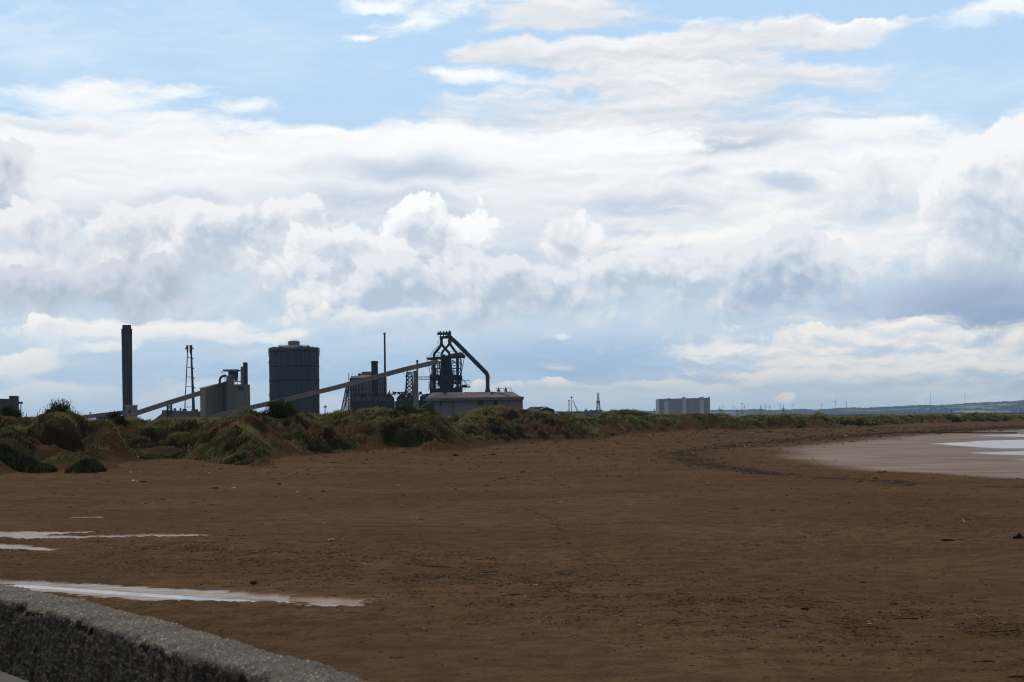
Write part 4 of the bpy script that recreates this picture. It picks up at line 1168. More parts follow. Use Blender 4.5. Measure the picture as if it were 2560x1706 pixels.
for x, y in ((1096, 866.5), (1090, 871), (1083, 877), (1080, 882), (1077, 888)): b.bar(P(x, y, 4), P(x, y - 3, 4), .35 * s)
b.build('access_stair', M_STEEL, t.o)
b = MB()
b.bar(P(1092, 880.5, 20), P(1106, 879, 20), .7 * s).bar(P(1118, 877.8, 20), P(1150, 876.3, 20), .7 * s)
for x, y in ((1090, 889), (1094, 884), (1099, 889), (1102, 884), (1146, 888), (1150, 882)): b.bar(P(x, y + 4, 18), P(x + 4, y - 4, 18), .45 * s).bar(P(x + 4, y + 4, 18), P(x, y - 4, 18), .45 * s)
b.build('upper_framing', M_STEEL, t.o)
MB().pipe([P(1119, 836.5, 8), P(1126, 843.5, 8), P(1140, 856.5, 9), P(1214, 930.5, 30), P(1217.6, 936.5, 31), P(1218.3, 944, 31), P(1218.3, 974, 31)], [4.4 * s, 5.2 * s, 5.4 * s, 5.5 * s, 5.3 * s, 5.1 * s, 4.9 * s], 18).build('downcomer_pipe', M_PIPE, t.o, True)
MB().lathe([(7.4 * s, 0), (7.4 * s, t.Z(981)), (7.2 * s, t.Z(979)), (4.9 * s, t.Z(972))], (P(1218.3, 970).x, 31, 0), 20).build('dust_catcher', M_PIPE, t.o, True)
MB().bar(P(1222, 944, 28), P(1226, 943, 28), .6 * s).bar(P(1226, 943, 28), P(1226, 940, 28), .4 * s).build('pipe_bracket', M_STEEL, t.o)
for dp in (-4, 2):
    b = MB(); b.bar(P(1046, 942.6, dp), P(1077, 942.2, dp), .8 * s).bar(P(1046, 950, dp), P(1077, 949.6, dp), .6 * s)
    for i in range(10): b.bar(P(1046 + i * 3.1, 943 if i % 2 else 950, dp), P(1049.1 + i * 3.1, 950 if i % 2 else 943, dp), .35 * s)
    b.build('link_bridge_truss', M_STEEL, t.o)

# ------------------------------------------------------------------ cast house
t = Thing('cast_house', 'long grey hall with rust stained pitched roof in front of the blast furnace', 'building', 1190, base_y(2380), 2380)
P, s = t.P, t.s
ya = t.py
b = MB(); X = lambda x: P(x, 970).x
W = lambda x, d_, y: (P(x, y).x, d_, P(x, y).z)
Z = t.Z
b.add([(X(1085), 0, 0), (X(1306.8), 0, 0), (X(1306.8), 46, 0), (X(1085), 46, 0), W(1085, 0, 1003), W(1306.8, 0, 999.5), W(1306.8, 46, 999.5), W(1085, 46, 1003)],
      [(0, 1, 5, 4), (1, 2, 6, 5), (2, 3, 7, 6), (3, 0, 4, 7), (4, 5, 6, 7)])
b.build('wall', M_HALLW, t.o)
b = MB()
b.add([W(1095, -4, 996), W(1303, -4, 992.5), W(1281, 24, 978.8), W(1078.5, 24, 981.5), W(1303, 52, 993), W(1060, 52, 996), W(1062, 4, 996.5)],
      [(0, 1, 2, 3), (3, 2, 4, 5), (0, 3, 6), (6, 3, 5), (1, 4, 2)])
b.build('roof', M_ROOF, t.o)
b = MB()
b.add([W(1097, -5, 1003), W(1309.8, -5, 999.6), W(1309.8, -5, 992), W(1097, -5, 995.6), W(1097, -1, 1003), W(1309.8, -1, 999.6), W(1309.8, -1, 992), W(1097, -1, 995.6)],
      [(0, 1, 2, 3), (1, 5, 6, 2), (3, 2, 6, 7), (0, 4, 5, 1), (4, 0, 3, 7)])
b.build('fascia', M_FASC, t.o)
t.prism([(1058, 1003.4), (1096.8, 1003.2), (1096.8, 996.2), (1058, 997.4)], -5.4, -1.4, 'canopy_fascia', M_FASCB)
t.prism([(1083, 998), (1089, 998), (1089, 1046), (1083, 1046)], 1, 5, 'corner_pier', M_SHED)
for x0_, y0_, x1_, y1_ in ((1099.5, 1003.4, 1104.6, 1015), (1194, 1001.6, 1208.6, 1013.5), (1234, 1001.4, 1244, 1014)):
    MB().box(*t.bq((x0_, y0_, -.25), (x1_, y1_, 1))).build('window', M_DARK, t.o)
for xx in (1135, 1255.3): MB().box(*t.bq((xx - .5, 1002.6, -.5), (xx + .6, ya, -.02))).build('downpipe', M_SHED, t.o)
MB().bar(P(1053, 1018, -6), P(1077, 1005, -6), 1.1 * s).build('chute', M_CONVR, t.o)
MB().box(*t.bq((1065, 1019, -4), (1084, 1004, 6))).build('lean_to', M_SHED, t.o)
def on_roof(x, f): # f 0 eave .. 1 ridge
    a_, b2 = Vector(W(x, -4, 996 - (x - 1095) * .0168)), Vector(W(x - 18 + (x - 1095) * -.02, 24, 981.5 - (x - 1095) * .0134))
    return a_.lerp(b2, f)
def patch_(name, cs, m_):
    b = MB(); up = Vector((0, -.10, .20))
    pts = [on_roof(x, f) + up for x, f in cs]; k = len(pts)
    b.add(pts + [p + up * .8 for p in pts], [tuple(range(k))[::-1], tuple(range(k, 2 * k))] + [(i, (i + 1) % k, (i + 1) % k + k, i + k) for i in range(k)])
    b.build(name, m_, t.o)
patch_('roof_opening', [(1124, .98), (1119, .72), (1127, .66), (1136, .99)], M_DARK)
patch_('roof_hole', [(1239, .52), (1244, .48), (1249, .82), (1243, .86)], M_DARK)
patch_('roof_hole', [(1246, .88), (1252, .78), (1261, .62), (1266, .38), (1271, .36), (1268, .60), (1259, .78), (1252, .92)], M_DARK)
patch_('roof_hole', [(1268, .15), (1276, .13), (1277, .28), (1271, .30)], M_DARK)
patch_('roof_hole', [(1178, .88), (1184, .84), (1187, .95), (1180, .97)], M_DARK)
for xx in (1246, 1264):
    c2_ = P(xx, 960, 26)
    MB().lathe([(3.4 * s, Z(979.5)), (3.4 * s, Z(974.5)), (1.2 * s, Z(972.8)), (1 * s, Z(969))], (c2_.x, c2_.y, 0), 14).build('roof_fan', M_STEEL, t.o, True)
b = MB()
for x in (1242, 1246, 1252, 1258, 1263, 1267, 1273, 1278.5): b.bar(P(x, 979, 26), P(x, 969.5, 26), .4 * s)
b.bar(P(1240, 971, 26), P(1279, 969.6, 26), .7 * s).bar(P(1241, 972, 26), P(1246, 978, 26), .35 * s).bar(P(1272, 971, 26), P(1279, 977, 26), .35 * s).bar(P(1263, 970, 26), P(1263, 961.5, 26), .4 * s)
b.build('fan_gantry', M_STEEL, t.o)
b = MB()
for i in range(26):
    x = 1096 + i * 8.2
    b.bar(W(x, -4.6, 995.4 - (x - 1095) * .0168), W(x, -4.6, 992.8 - (x - 1095) * .0168), .25 * s)
b.build('eaves_rail', M_SHED, t.o)
t.prism([(1060, 989), (1075, 987.5), (1084, 984), (1064, 983.5), (1060, 985)], 30, 44, 'rear_annex', M_SHED)

t = Thing('dark_shed', 'low black gabled shed just right of the cast house', 'building', 1348, base_y(2000), 2000)
b = MB(); P, s = t.P, t.s
t.prism([(1345, t.py), (1386, t.py), (1386, 1025.5), (1365, 1018.2), (1345, 1026)], 0, 24, 'gable_wall', M_SHED)
t.prism([(1310, t.py), (1345, t.py), (1345, 1026), (1318, 1026), (1310, 1027)], 4, 22, 'wall', M_SHED)
b = MB(); X = lambda x: P(x, 970).x; W = lambda x, d_, y: (P(x, y).x, d_, P(x, y).z)
Z = t.Z
b.add([W(1311, -1, 1025.8), W(1346, -1, 1025.2), W(1365, -1, 1016.8), W(1387, -1, 1025.2), W(1327, 12, 1017.4), W(1311, 25, 1026), W(1387, 25, 1025.4), W(1365, 25, 1017)],
      [(0, 1, 2, 4), (2, 3, 6, 7), (4, 2, 7), (4, 7, 5), (0, 4, 5)])
b.build('roof', mat('felt_roof', (.060, .052, .045), (.045, .04, .038), .05, .85, .15), t.o)

# ------------------------------------------------------------------ left edge works, floodlight masts
t = Thing('brown_works_building', 'brown sheeted works building with a taller end tower at the left edge', 'building', 10, base_y(2200), 2200)
t.prism([(-60, t.py), (25, t.py), (25, 999.2), (-60, 997)], 0, 40, 'wall', M_BROWN)
t.prism([(-61, 997), (25, 999.1), (25, 997.8), (-61, 995.6)], -1, 41, 'roof', M_SHED)
t.prism([(25.1, t.py), (38, t.py), (38, 991.3), (25.1, 991.3)], -4, 16, 'end_tower', M_BROWN)
t.prism([(18, t.py), (24.9, t.py), (24.9, 1000), (18, 1000)], -3, -.02, 'dark_bay', M_NAVY)
t.prism([(24.6, 991.2), (38.6, 991.2), (38.6, 990.2), (24.6, 990.2)], -4.6, 16.6, 'tower_roof', M_SHED)


def flood_mast(px, d, top, w, h, label, lat=True):
    t = Thing('floodlight_mast', label, 'floodlight', px, base_y(d), d, 'floodlight masts around the works')
    P, s = t.P, t.s
    if lat: MB().lattice(P(px, t.py), P(px, top + h), 2.6 * s, 1.5 * s, 8, .42 * s).build('mast', M_GALV, t.o)
    else: MB().tube(P(px, t.py), P(px, top + h), .9 * s, .5 * s).build('mast', M_GALV, t.o)
    MB().box(*t.bq((px - w / 2, top + h, -.6), (px + w / 2, top + h * .8, .6))).box(*t.bq((px - w / 2, top + h * .12, -.6), (px + w / 2, top, .6))).build('lamp_frame', M_GALV, t.o)
    for i in range(3):
        x = px - w / 2 + w * (i + .5) / 3
        MB().box(*t.bq((x - w * .13, top + h * .78, -1), (x + w * .13, top + h * .16, .8))).build('lamp', M_PIPE, t.o)
    return t


flood_mast(52.2, 2000, 1004.6, 9.5, 6, 'floodlight mast with wide lamp head beside the brown works building')
flood_mast(813, 2300, 1014.5, 7.5, 5, 'floodlight mast standing alone just right of the big dark gas holder')
flood_mast(226, 2100, 1031, 5, 4, 'small floodlight mast seen behind the low conveyor, left of the navy store', False)

# ------------------------------------------------------------------ the docks beyond
t = Thing('drilling_rig', 'moored drilling rig with tall lattice derrick and orange band', 'drilling rig', 1485, base_y(4200, -4), 4200)
P, s = t.P, t.s
t.prism([(1456, t.py), (1506, t.py), (1505, 1030), (1500, 1027), (1485, 1026.4), (1468, 1027.5), (1459, 1029)], 0, 60, 'hull', M_RIG)
for xx in (1462, 1475, 1488, 1500): MB().box(*t.bq((xx, 1028, 4), (xx + 7, 1024.8, 20))).build('deck_house', M_RIG, t.o)
MB().bar(P(1467, 1028, 5), P(1463, 1020, 5), .8 * s).bar(P(1463, 1020, 5), P(1468, 1024, 5), .5 * s).build('deck_crane', M_RIG, t.o)
MB().lattice(P(1497, 1028, 20), P(1496.2, 987.5, 20), 10.5 * s, 2.6 * s, 9, .85 * s).build('derrick', M_RIG, t.o)
MB().box(*t.bq((1492, 1008.5, 14), (1501, 1003, 28))).build('monkey_board', M_ORANGE, t.o)
MB().box(*t.bq((1494.6, 987.8, 17), (1498, 984, 23))).bar(P(1496.2, 984, 20), P(1496.2, 981, 20), .8 * s).build('crown_block', M_STEEL, t.o)
MB().bar(P(1502, 1028, 20), P(1500.5, 1003, 20), .7 * s).build('stand_pipe', M_RIG, t.o)
t = Thing('dock_shed', 'long low dark dock shed below the crane and masts', 'building', 1425, base_y(3800, -3), 3800)
t.prism([(1386, t.py), (1457, t.py), (1457, 1032.6), (1398, 1032)], 0, 30, 'wall', M_SHED)
t.prism([(1396, 1031.9), (1458, 1032.5), (1457, 1030.8), (1400, 1030.4)], -1, 31, 'roof', M_RIG)
for xx in (1394, 1441): MB().box(*t.bq((xx, 1033, 2), (xx + 9, 1029.6, 12))).build('roof_vent', M_RIG, t.o)
t = Thing('high_mast_light', 'tall high mast light with a ring of lamps at its head, over the docks', 'light mast', 1429.2, base_y(3900), 3900)
P, s = t.P, t.s
MB().tube(P(1429.2, t.py), P(1429.2, 993), 1.0 * s, .6 * s).build('pole', M_PYL, t.o)
MB().lathe([(1.2 * s, 0), (3.6 * s, .5 * s), (3.6 * s, 2.0 * s), (1.0 * s, 3 * s), (.6 * s, 4 * s)], P(1429.2, 994.8), 14).build('lamp_ring', M_PYL, t.o)
t = Thing('lattice_mast', 'slim pale lattice mast with small head, left of the high mast light', 'mast', 1422.6, base_y(3900), 3900)
P, s = t.P, t.s
MB().lattice(P(1422.6, t.py), P(1422.6, 1002.5), 2.4 * s, 1.5 * s, 8, .5 * s).build('mast', M_PYL, t.o)
MB().box(*t.bq((1420.6, 1002.4, -1), (1424.8, 1000.4, 1))).build('mast_head', M_PYL, t.o)
t = Thing('dock_crane', 'dock crane with pale leaning jib between the masts and the rig', 'crane', 1440, base_y(3900), 3900)
P, s = t.P, t.s
MB().lattice(P(1444.5, 1031.5), P(1433, 1003), 2.2 * s, 1.2 * s, 10, .45 * s).build('jib', M_GALV, t.o)
MB().box(*t.bq((1441, 1034, -3), (1448, 1029.5, 6))).build('cab', M_RIG, t.o)
MB().bar(P(1433, 1003), P(1433.4, 1000.5), .9 * s).bar(P(1433, 1003), P(1447, 1030), .3 * s).build('jib_head', M_PYL, t.o)
t = Thing('far_plant', 'distant low plant with stubby tower, between the rig and the power station', 'building', 1533, base_y(4500), 4500)
t.prism([(1526, t.py), (1541, t.py), (1541, 1027), (1532, 1026), (1531, 1023.6), (1528, 1023.6), (1528, 1026)], 0, 20, 'wall', M_RIG)
MB().box(*t.bq((1534, 1026.5, 3), (1538, 1024.5, 8))).build('tank', M_RIG, t.o)

# ------------------------------------------------------------------ power station
t = Thing('power_station', 'big square grey power station block with three pale vertical strips', 'power station', 1711, base_y(6500, -8), 6500)
P, s = t.P, t.s
t.prism([(1648, t.py), (1775.6, t.py), (1774.8, 994.4), (1760, 994.9), (1647.3, 998)], 0, 150, 'main_block', M_PSTN)
for x0_, x1_, y0_ in ((1661, 1671.2, 1002.6), (1705.4, 1715.3, 997), (1749.3, 1759, 1000)):
    t.prism([(x0_, t.py), (x1_, t.py), (x1_ - .1, y0_), (x0_, y0_)], -5, -.05, 'pale_strip', M_PSTL)
for x0_, y0_, w in ((1663.5, 996.6, 2.5), (1671.4, 995.4, 3.2), (1706.5, 994.3, 8), (1709, 992.8, 3.6), (1750.6, 993.0, 2.4), (1754, 993.2, 3.6), (1773, 992.4, 1.8)):
    MB().box(*t.bq((x0_, 999.5, 1), (x0_ + w, y0_, 40))).build('roof_plant', M_PSTN, t.o)
MB().bar(P(1758.8, 996, 10), P(1758.8, 990, 10), .7 * s).build('aerial', M_PYL, t.o)
MB().box(*t.bq((1657.6, t.py, -2), (1659.4, 1026, -.05))).build('service_duct', M_PSTL, t.o)

# ------------------------------------------------------------------ pylons, turbines, poles far off
def pylon(px, top, d, w, arms, label):
    t = Thing('pylon', label, 'pylon', px, base_y(d, -4), d, 'pylons on the far shore')
    P, s = t.P, t.s
    MB().lattice(P(px, t.py), P(px, top + 9), w * s, w * .36 * s, 6, .19 * s).lattice(P(px, top + 9), P(px, top), w * .36 * s, .3 * s, 3, .18 * s).build('tower', M_PYL, t.o)
    for y, hw in arms: MB().bar(P(px - hw, y), P(px, y - 1.6), .45 * s).bar(P(px + hw, y), P(px, y - 1.6), .45 * s).bar(P(px - hw, y), P(px + hw, y), .45 * s).build('cross_arm', M_PYL, t.o)


pylon(1799.5, 1015, 5200, 6, ((1028, 16), (1024.5, 7)), 'pylon with very wide low arms, nearest the power station')
pylon(1842.2, 1020.5, 5400, 5, ((1026, 2.5), (1030, 3.5)), 'slim plain pylon between the power station and the pair of taller pylons')
pylon(1901.8, 1010.5, 5000, 7, ((1021, 4), (1024.6, 10), (1028, 4)), 'tall pylon with one long arm, left of a matching pair')
pylon(1958.2, 1012, 5200, 6.5, ((1022, 4), (1025.4, 9.5), (1028, 4)), 'tall pylon with one long arm, right of a matching pair')
pylon(1636, 1022, 5600, 4.5, ((1026, 4.5), (1029, 3.5)), 'small faint pylon just left of the power station')


def turbine(px, hub, d, L, a0, label, flat=1.0):
    t = Thing('wind_turbine', label, 'wind turbine', px, base_y(d, -4), d, 'wind turbines on the horizon')
    P, s = t.P, t.s
    MB().tube(P(px, t.py), P(px, hub), .62 * s, .42 * s, 8).build('tower', M_WTG, t.o)
    MB().box(*t.bq((px - .7, hub + .6, -1), (px + .8, hub - .6, 5))).build('nacelle', M_WTG, t.o)
    for i in range(3):
        a = math.radians(a0 + 120 * i)
        MB().tube(P(px, hub, -2), P(px + L * math.cos(a) * flat, hub - L * math.sin(a), -2), .42 * s, .2 * s, 5).build('blade', M_WTG, t.o)


for px, hub, d, L, a0, fl, lb in ((1808, 1016.5, 7600, 7, 95, .9, 'turbine whose mast rises behind the wide armed pylon'), (1830, 1019, 8200, 7, 30, .8, 'lower of two turbines close together right of the power station'), (1836, 1015.6, 7600, 8, 20, 1, 'taller of two turbines close together right of the power station'),
                                  (1861, 1015, 7800, 7, 40, .5, 'turbine just right of the tall tee headed mast'), (1913.8, 1014.5, 7600, 9, 85, .9, 'turbine right beside the left one of the two tall pylons'), (1924, 1016.6, 8000, 8, 80, .9, 'turbine standing midway between the two tall pylons'),
                                  (1951.3, 1012.6, 7600, 8, 30, .9, 'turbine just left of the right hand one of the two tall pylons'), (1982.6, 1013, 7800, 9, 92, .8, 'lone turbine over the low start of the hills'), (2053.4, 1011.6, 8000, 8, 95, .9, 'turbine on the low ridge, leftmost of a spaced trio'),
                                  (2087.8, 1004.6, 7800, 9, 60, 1, 'turbine in the middle of the spaced trio, tallest of them'), (2116.2, 1007, 8000, 6, 20, .5, 'turbine on the ridge, rightmost of the spaced trio')):
    turbine(px, hub, d, L, a0, lb, fl)
t = Thing('tee_mast', 'tall plain mast with a flat tee shaped head, right of the power station', 'mast', 1855, base_y(4600), 4600)
MB().tube(t.P(1855, t.py), t.P(1855, 1008.8), .8 * t.s, .55 * t.s, 8).build('pole', M_PYL, t.o)
MB().box(*t.bq((1852.6, 1009.4, -1), (1857.6, 1008, 1))).build('head', M_PYL, t.o)
for px, top, lb in ((2325.8, 985, 'thin tall radio mast, taller of two standing over the hills'), (2412.3, 983.5, 'faint radio mast, right hand one of two over the hills')):
    t = Thing('radio_mast', lb, 'mast', px, base_y(8200), 8200, 'radio masts over the hills')
    MB().lattice(t.P(px, t.py), t.P(px, top), 1.0 * t.s, .6 * t.s, 14, .13 * t.s, False).build('mast', M_PYL, t.o)
    MB().box(*t.bq((px - .7, top + 1, -1), (px + .7, top - .6, 1))).build('aerial', M_PYL, t.o)
for i, (px, top, lb) in enumerate(((2151, 1034.5, 'short post at the lagoon edge, left end of the row'), (2201, 1033, 'short post over the lagoon where the dunes begin to climb'), (2287, 1030.5, 'short post behind the dunes below the hill fields'),
                        (2365.7, 1019.5, 'taller telegraph pole below the right hand radio mast'), (2378.6, 1024, 'shorter telegraph pole next to the taller one'), (2551, 1022, 'telegraph pole close to the right edge over the dunes'))):
    t = Thing('telegraph_pole', lb, 'pole', px, base_y(2000), 2000, 'poles behind the dunes')
    MB().tube(t.P(px, t.py), t.P(px, top), .55 * t.s, .4 * t.s, 6).build('post', M_SHED, t.o)
    MB().box(*t.bq((px - 1.7, top + 2.2, -.2), (px + 1.7, top + 1.5, .2))).build('cross_arm', M_SHED, t.o)

# ------------------------------------------------------------------ hills across the bay
HX = [(1100, 1032), (1700, 1031.5), (1790, 1029), (1850, 1028.5), (1880, 1026.5), (1915, 1028.5), (1950, 1029), (1990, 1026.5), (2005, 1026), (2033, 1028), (2060, 1027), (2119, 1022.5), (2170, 1023), (2232, 1020.5), (2300, 1017), (2340, 1017.5),
      (2390, 1014), (2420, 1012), (2450, 1010.5), (2500, 1009), (2560, 1005), (2700, 1002), (3000, 1000), (3400, 1010)]
HX = [level(*p) for p in HX]
hu = np.arange(1100, 3400, 1.6); hd = np.linspace(17000, 32000, 90)
HU, HD = np.meshgrid(hu, hd)
cz = EYE - (np.interp(HU, [p[0] for p in HX], [p[1] for p in HX]) - HOR) / F * 25000
tt = (HD - 17000) / 8000
prof = np.where(tt < 1, sstep(tt, 0, 1.05) * .96 + .04 * tt, 1 - sstep(tt, 1.05, 1.6))
HXc = (HU - CX) / F * HD
woods = sstep(fbm(HXc / 850, HD / 1300, 4, 201), .47, .53)
woods = np.maximum(woods, sstep(tt, .80, .93) * sstep(fbm(HXc / 300, HD / 900, 3, 207), .34, .45))
HZ = -30 + (cz + 30) * prof * (1 + .12 * (fbm(HXc / 900, HD / 900, 3, 203) - .5)) + woods * (8 + 30 * (fbm(HXc / 45, HD / 60, 3, 205) - .3))
hn, hm = HU.shape
ii = np.arange(hn * hm).reshape(hn, hm)
hq = np.stack([ii[:-1, :-1], ii[:-1, 1:], ii[1:, 1:], ii[1:, :-1]], -1).reshape(-1, 4)
me = np_mesh('hills', np.stack([HXc, HD, HZ], -1).reshape(-1, 3), hq, True)
attr(me, 'woods', woods.ravel())
m = bpy.data.materials.new('fields_and_woods'); m.use_nodes = True
k = NT(m.node_tree)
p = k.new('ShaderNodeTexCoord').outputs['Object']
vo = k.new('ShaderNodeTexVoronoi', voronoi_dimensions='2D'); k.put(vo.inputs['Vector'], k.V('MULTIPLY', p, (1 / 600., 1 / 1000., 0.))); vo.inputs['Scale'].default_value = 1
r_, g_, b__ = k.xyz(vo.outputs['Color'])[:3]
fld = k.mix(r_, (.23, .26, .19), (.42, .40, .32))
fld = k.mix(k.mapr(g_, .62, .66), fld, (.26, .31, .21))
wd_ = k.mapr(k.M('ADD', gtex(k, 'woods'), k.M('MULTIPLY', k.M('SUBTRACT', k.noise(p, .02, 4, .6), .5), .5)), .42, .55)
cc = k.mix(wd_, fld, (.090, .105, .105))  # far sunlight and haze are put into the field and wood colours
bs = k.new('ShaderNodeBsdfPrincipled'); k.put(bs.inputs['Base Color'], cc); bs.inputs['Roughness'].default_value = 1; bs.inputs['Specular IOR Level'].default_value = 0
k.l.new(bs.outputs[0], k.new('ShaderNodeOutputMaterial').inputs[0])
tag(link('hills', me, m), kind='structure')


# ------------------------------------------------------------------ marram grass over the dunes
rng = np.random.default_rng(11)


def leaf_material(name, a, b_, c_, scale=.12, trans=.14):
    m = bpy.data.materials.new(name); m.use_nodes = True
    k = NT(m.node_tree)
    p = k.new('ShaderNodeTexCoord').outputs['Object']
    tone = gtex(k, 'tone')
    n1 = k.noise(p, scale, 4, .6); n2 = k.noise(p, scale * 7, 3, .6)
    cc = k.mix(k.mapr(k.M('ADD', n1, k.M('MULTIPLY', k.M('SUBTRACT', tone, .5), .55)), .36, .70), a, b_)
    cc = k.mix(k.mapr(k.M('ADD', n2, k.M('MULTIPLY', k.M('SUBTRACT', tone, .5), .8)), .47, .74), cc, c_)
    d = k.new('ShaderNodeBsdfPrincipled'); k.put(d.inputs['Base Color'], cc); d.inputs['Roughness'].default_value = .8; d.inputs['Specular IOR Level'].default_value = .15
    tr = k.new('ShaderNodeBsdfTranslucent'); k.put(tr.inputs[0], cc)
    mx = k.new('ShaderNodeMixShader'); mx.inputs[0].default_value = trans
    k.l.new(d.outputs[0], mx.inputs[1]); k.l.new(tr.outputs[0], mx.inputs[2])
    k.l.new(mx.outputs[0], k.new('ShaderNodeOutputMaterial').inputs[0])
    return m


def blades(x, y, z, h, w, lean, tone, rng):
    """vectorised grass blades: three triangles each"""
    n_ = len(x)
    th = rng.uniform(0, 2 * np.pi, n_)
    ax, ay = np.cos(th) * w / 2, np.sin(th) * w / 2
    ldx = lean * h * rng.uniform(.3, 1.2, n_) + rng.normal(0, .22, n_) * h
    ldy = rng.normal(0, .25, n_) * h
    v = np.empty((n_, 5, 3))
    v[:, 0] = np.stack([x - ax, y - ay, z], -1); v[:, 1] = np.stack([x + ax, y + ay, z], -1)
    mx, my, mz = x + ldx * .32, y + ldy * .32, z + h * .6
    v[:, 2] = np.stack([mx - ax * .8, my - ay * .8, mz], -1); v[:, 3] = np.stack([mx + ax * .8, my + ay * .8, mz], -1)
    v[:, 4] = np.stack([x + ldx, y + ldy, z + h * rng.uniform(.86, 1.0, n_)], -1)
    f = np.array([[0, 1, 3], [0, 3, 2], [2, 3, 4]])
    fs = (np.arange(n_)[:, None, None] * 5 + f[None]).reshape(-1, 3)
    return v.reshape(-1, 3), fs, np.repeat(tone, 5)


cell = np.zeros_like(GX)
dU = np.gradient(uv / F); dD = np.gradient(GD[:, 0])
cell = np.abs(dD)[:, None] * dU[None, :] * GD
wgt = cell * np.clip(grass, 0, 1) ** 1.3 / GD ** 1.75
wgt = np.where((GD < 1500) & (sd_ > .5) & (GD < crestD * 1.8 + 40) & (np.abs(GU * F) < 1560), wgt, 0)
flat = wgt.ravel(); flat = flat / flat.sum()
NT_ = 78000
pick = rng.choice(len(flat), NT_, p=flat)
tr_, tc_ = np.unravel_index(pick, GX.shape)
tu = uv[tc_] / F + rng.uniform(-.5, .5, NT_) * dU[tc_]
td = GD[tr_, 0] + rng.uniform(-.5, .5, NT_) * np.abs(dD[tr_])
tx, ty = tu * td, td
gr = grass[tr_, tc_]
NB = 8
rep = np.repeat(np.arange(NT_), NB)
bigness = 1 + td / 520
patchy = .22 + 1.35 * sstep(fbm(tx / 1.7, ty / 2.4, 3, 301), .30, .70)
sp = .30 * bigness[rep]
bx = tx[rep] + rng.normal(0, 1, len(rep)) * sp; by_ = ty[rep] + rng.normal(0, 1, len(rep)) * sp
bz = ground_z(bx, by_) - .05
hh = (rng.uniform(.18, .44, len(rep)) * (.55 + .45 * gr[rep]) * patchy[rep] * bigness[rep] ** .6)
ww = np.maximum(.022, td[rep] * .00026) * rng.uniform(.7, 1.4, len(rep))
cst = np.clip(crestness[tr_, tc_], -.6, .6)
tone = np.clip(.5 + 1.25 * cst[rep] + (rng.uniform(0, 1, NT_)[rep] - .5) * .5 + (rng.uniform(0, 1, len(rep)) - .5) * .4, 0, 1)  # straw crests, dark green hollows: real growth plus painted light and shade
v, f, tn = blades(bx, by_, bz, hh, ww, .85, tone, rng)
me = np_mesh('dune_grass', v, f)
attr(me, 'tone', tn)
M_MARRAM = leaf_material('marram', (.011, .018, .004), (.086, .084, .020), (.310, .270, .115))
tag(link('dune_grass', me, M_MARRAM), kind='stuff')

# ------------------------------------------------------------------ bushes and tussocks one can tell apart
M_LEAF = leaf_material('bush_leaves', (.020, .028, .007), (.042, .050, .012), (.090, .092, .028), .5, .2)
M_BLUEGR = leaf_material('blue_green_blades', (.014, .024, .008), (.036, .050, .018), (.115, .125, .06), .5, .2)
M_TWIG = mat('bush_twigs', (.055, .040, .028), (.035, .026, .02), 2.0, .9, .1)


def shrub(px, foot, d, wpx, hpx, label, name='shrub', nleaf=5200, peak=1.6, skew=0.0, spiky=.25, seed=1):
    d = was(px, d); s = d / F
    o = bpy.data.objects.new(name, None); COL.objects.link(o)
    p0 = at(px, foot, d)
    o.location = p0; tag(o, label, 'shrub', 'bushes on the dunes')
    r = np.random.default_rng(seed)
    W_, H_ = wpx * s / 2, hpx * s
    # twigs fan out from the foot; leaves cluster along their outer parts
    nt = 90
    a = r.uniform(0, 2 * np.pi, nt); rad = np.sqrt(r.uniform(0, 1, nt))
    tipx = np.cos(a) * rad * W_; tipy = np.sin(a) * rad * W_ * .8
    tipz = H_ * (1 - (rad) ** peak) * r.uniform(.78, 1.05, nt) + .12 * H_
    tipx = tipx + skew * W_ * (tipz / H_)
    b = MB()
    for i in range(nt):
        b.tube((tipx[i] * .25, tipy[i] * .25, -.3), (tipx[i] * .7, tipy[i] * .7, tipz[i] * .62), .05, .03, 4, False)
        b.tube((tipx[i] * .7, tipy[i] * .7, tipz[i] * .62), (tipx[i] * 1.04, tipy[i] * 1.04, tipz[i] * 1.04), .03, .012, 3, False)
    b.build('stems', M_TWIG, o)
    ti = r.integers(0, nt, nleaf); f_ = r.uniform(.35, 1.03, nleaf) ** .7
    spread = .16 * H_
    lx = tipx[ti] * f_ + r.normal(0, spread, nleaf) * .9; ly = tipy[ti] * f_ + r.normal(0, spread, nleaf) * .9; lz = tipz[ti] * f_ + r.normal(0, spread, nleaf) * .6
    # gaps: drop leaves where a noise says so
    keep = (fbm(lx * 1.3 + 50, lz * 1.5 + ly, 3, seed + 40) > .36) & (lz > -.2)
    lx, ly, lz = lx[keep], ly[keep], lz[keep]
    hh_ = r.uniform(.12, .34, len(lx)) * (1 + spiky * r.exponential(1, len(lx)))
    v, f, tn = blades(lx, ly, lz, hh_, np.full(len(lx), max(.07, d * .00033)) * r.uniform(.6, 1.4, len(lx)), .25, r.uniform(0, 1, len(lx)), r)
    me = np_mesh('leaves', v, f); attr(me, 'tone', tn)
    link('leaves', me, M_LEAF, o)
    return o


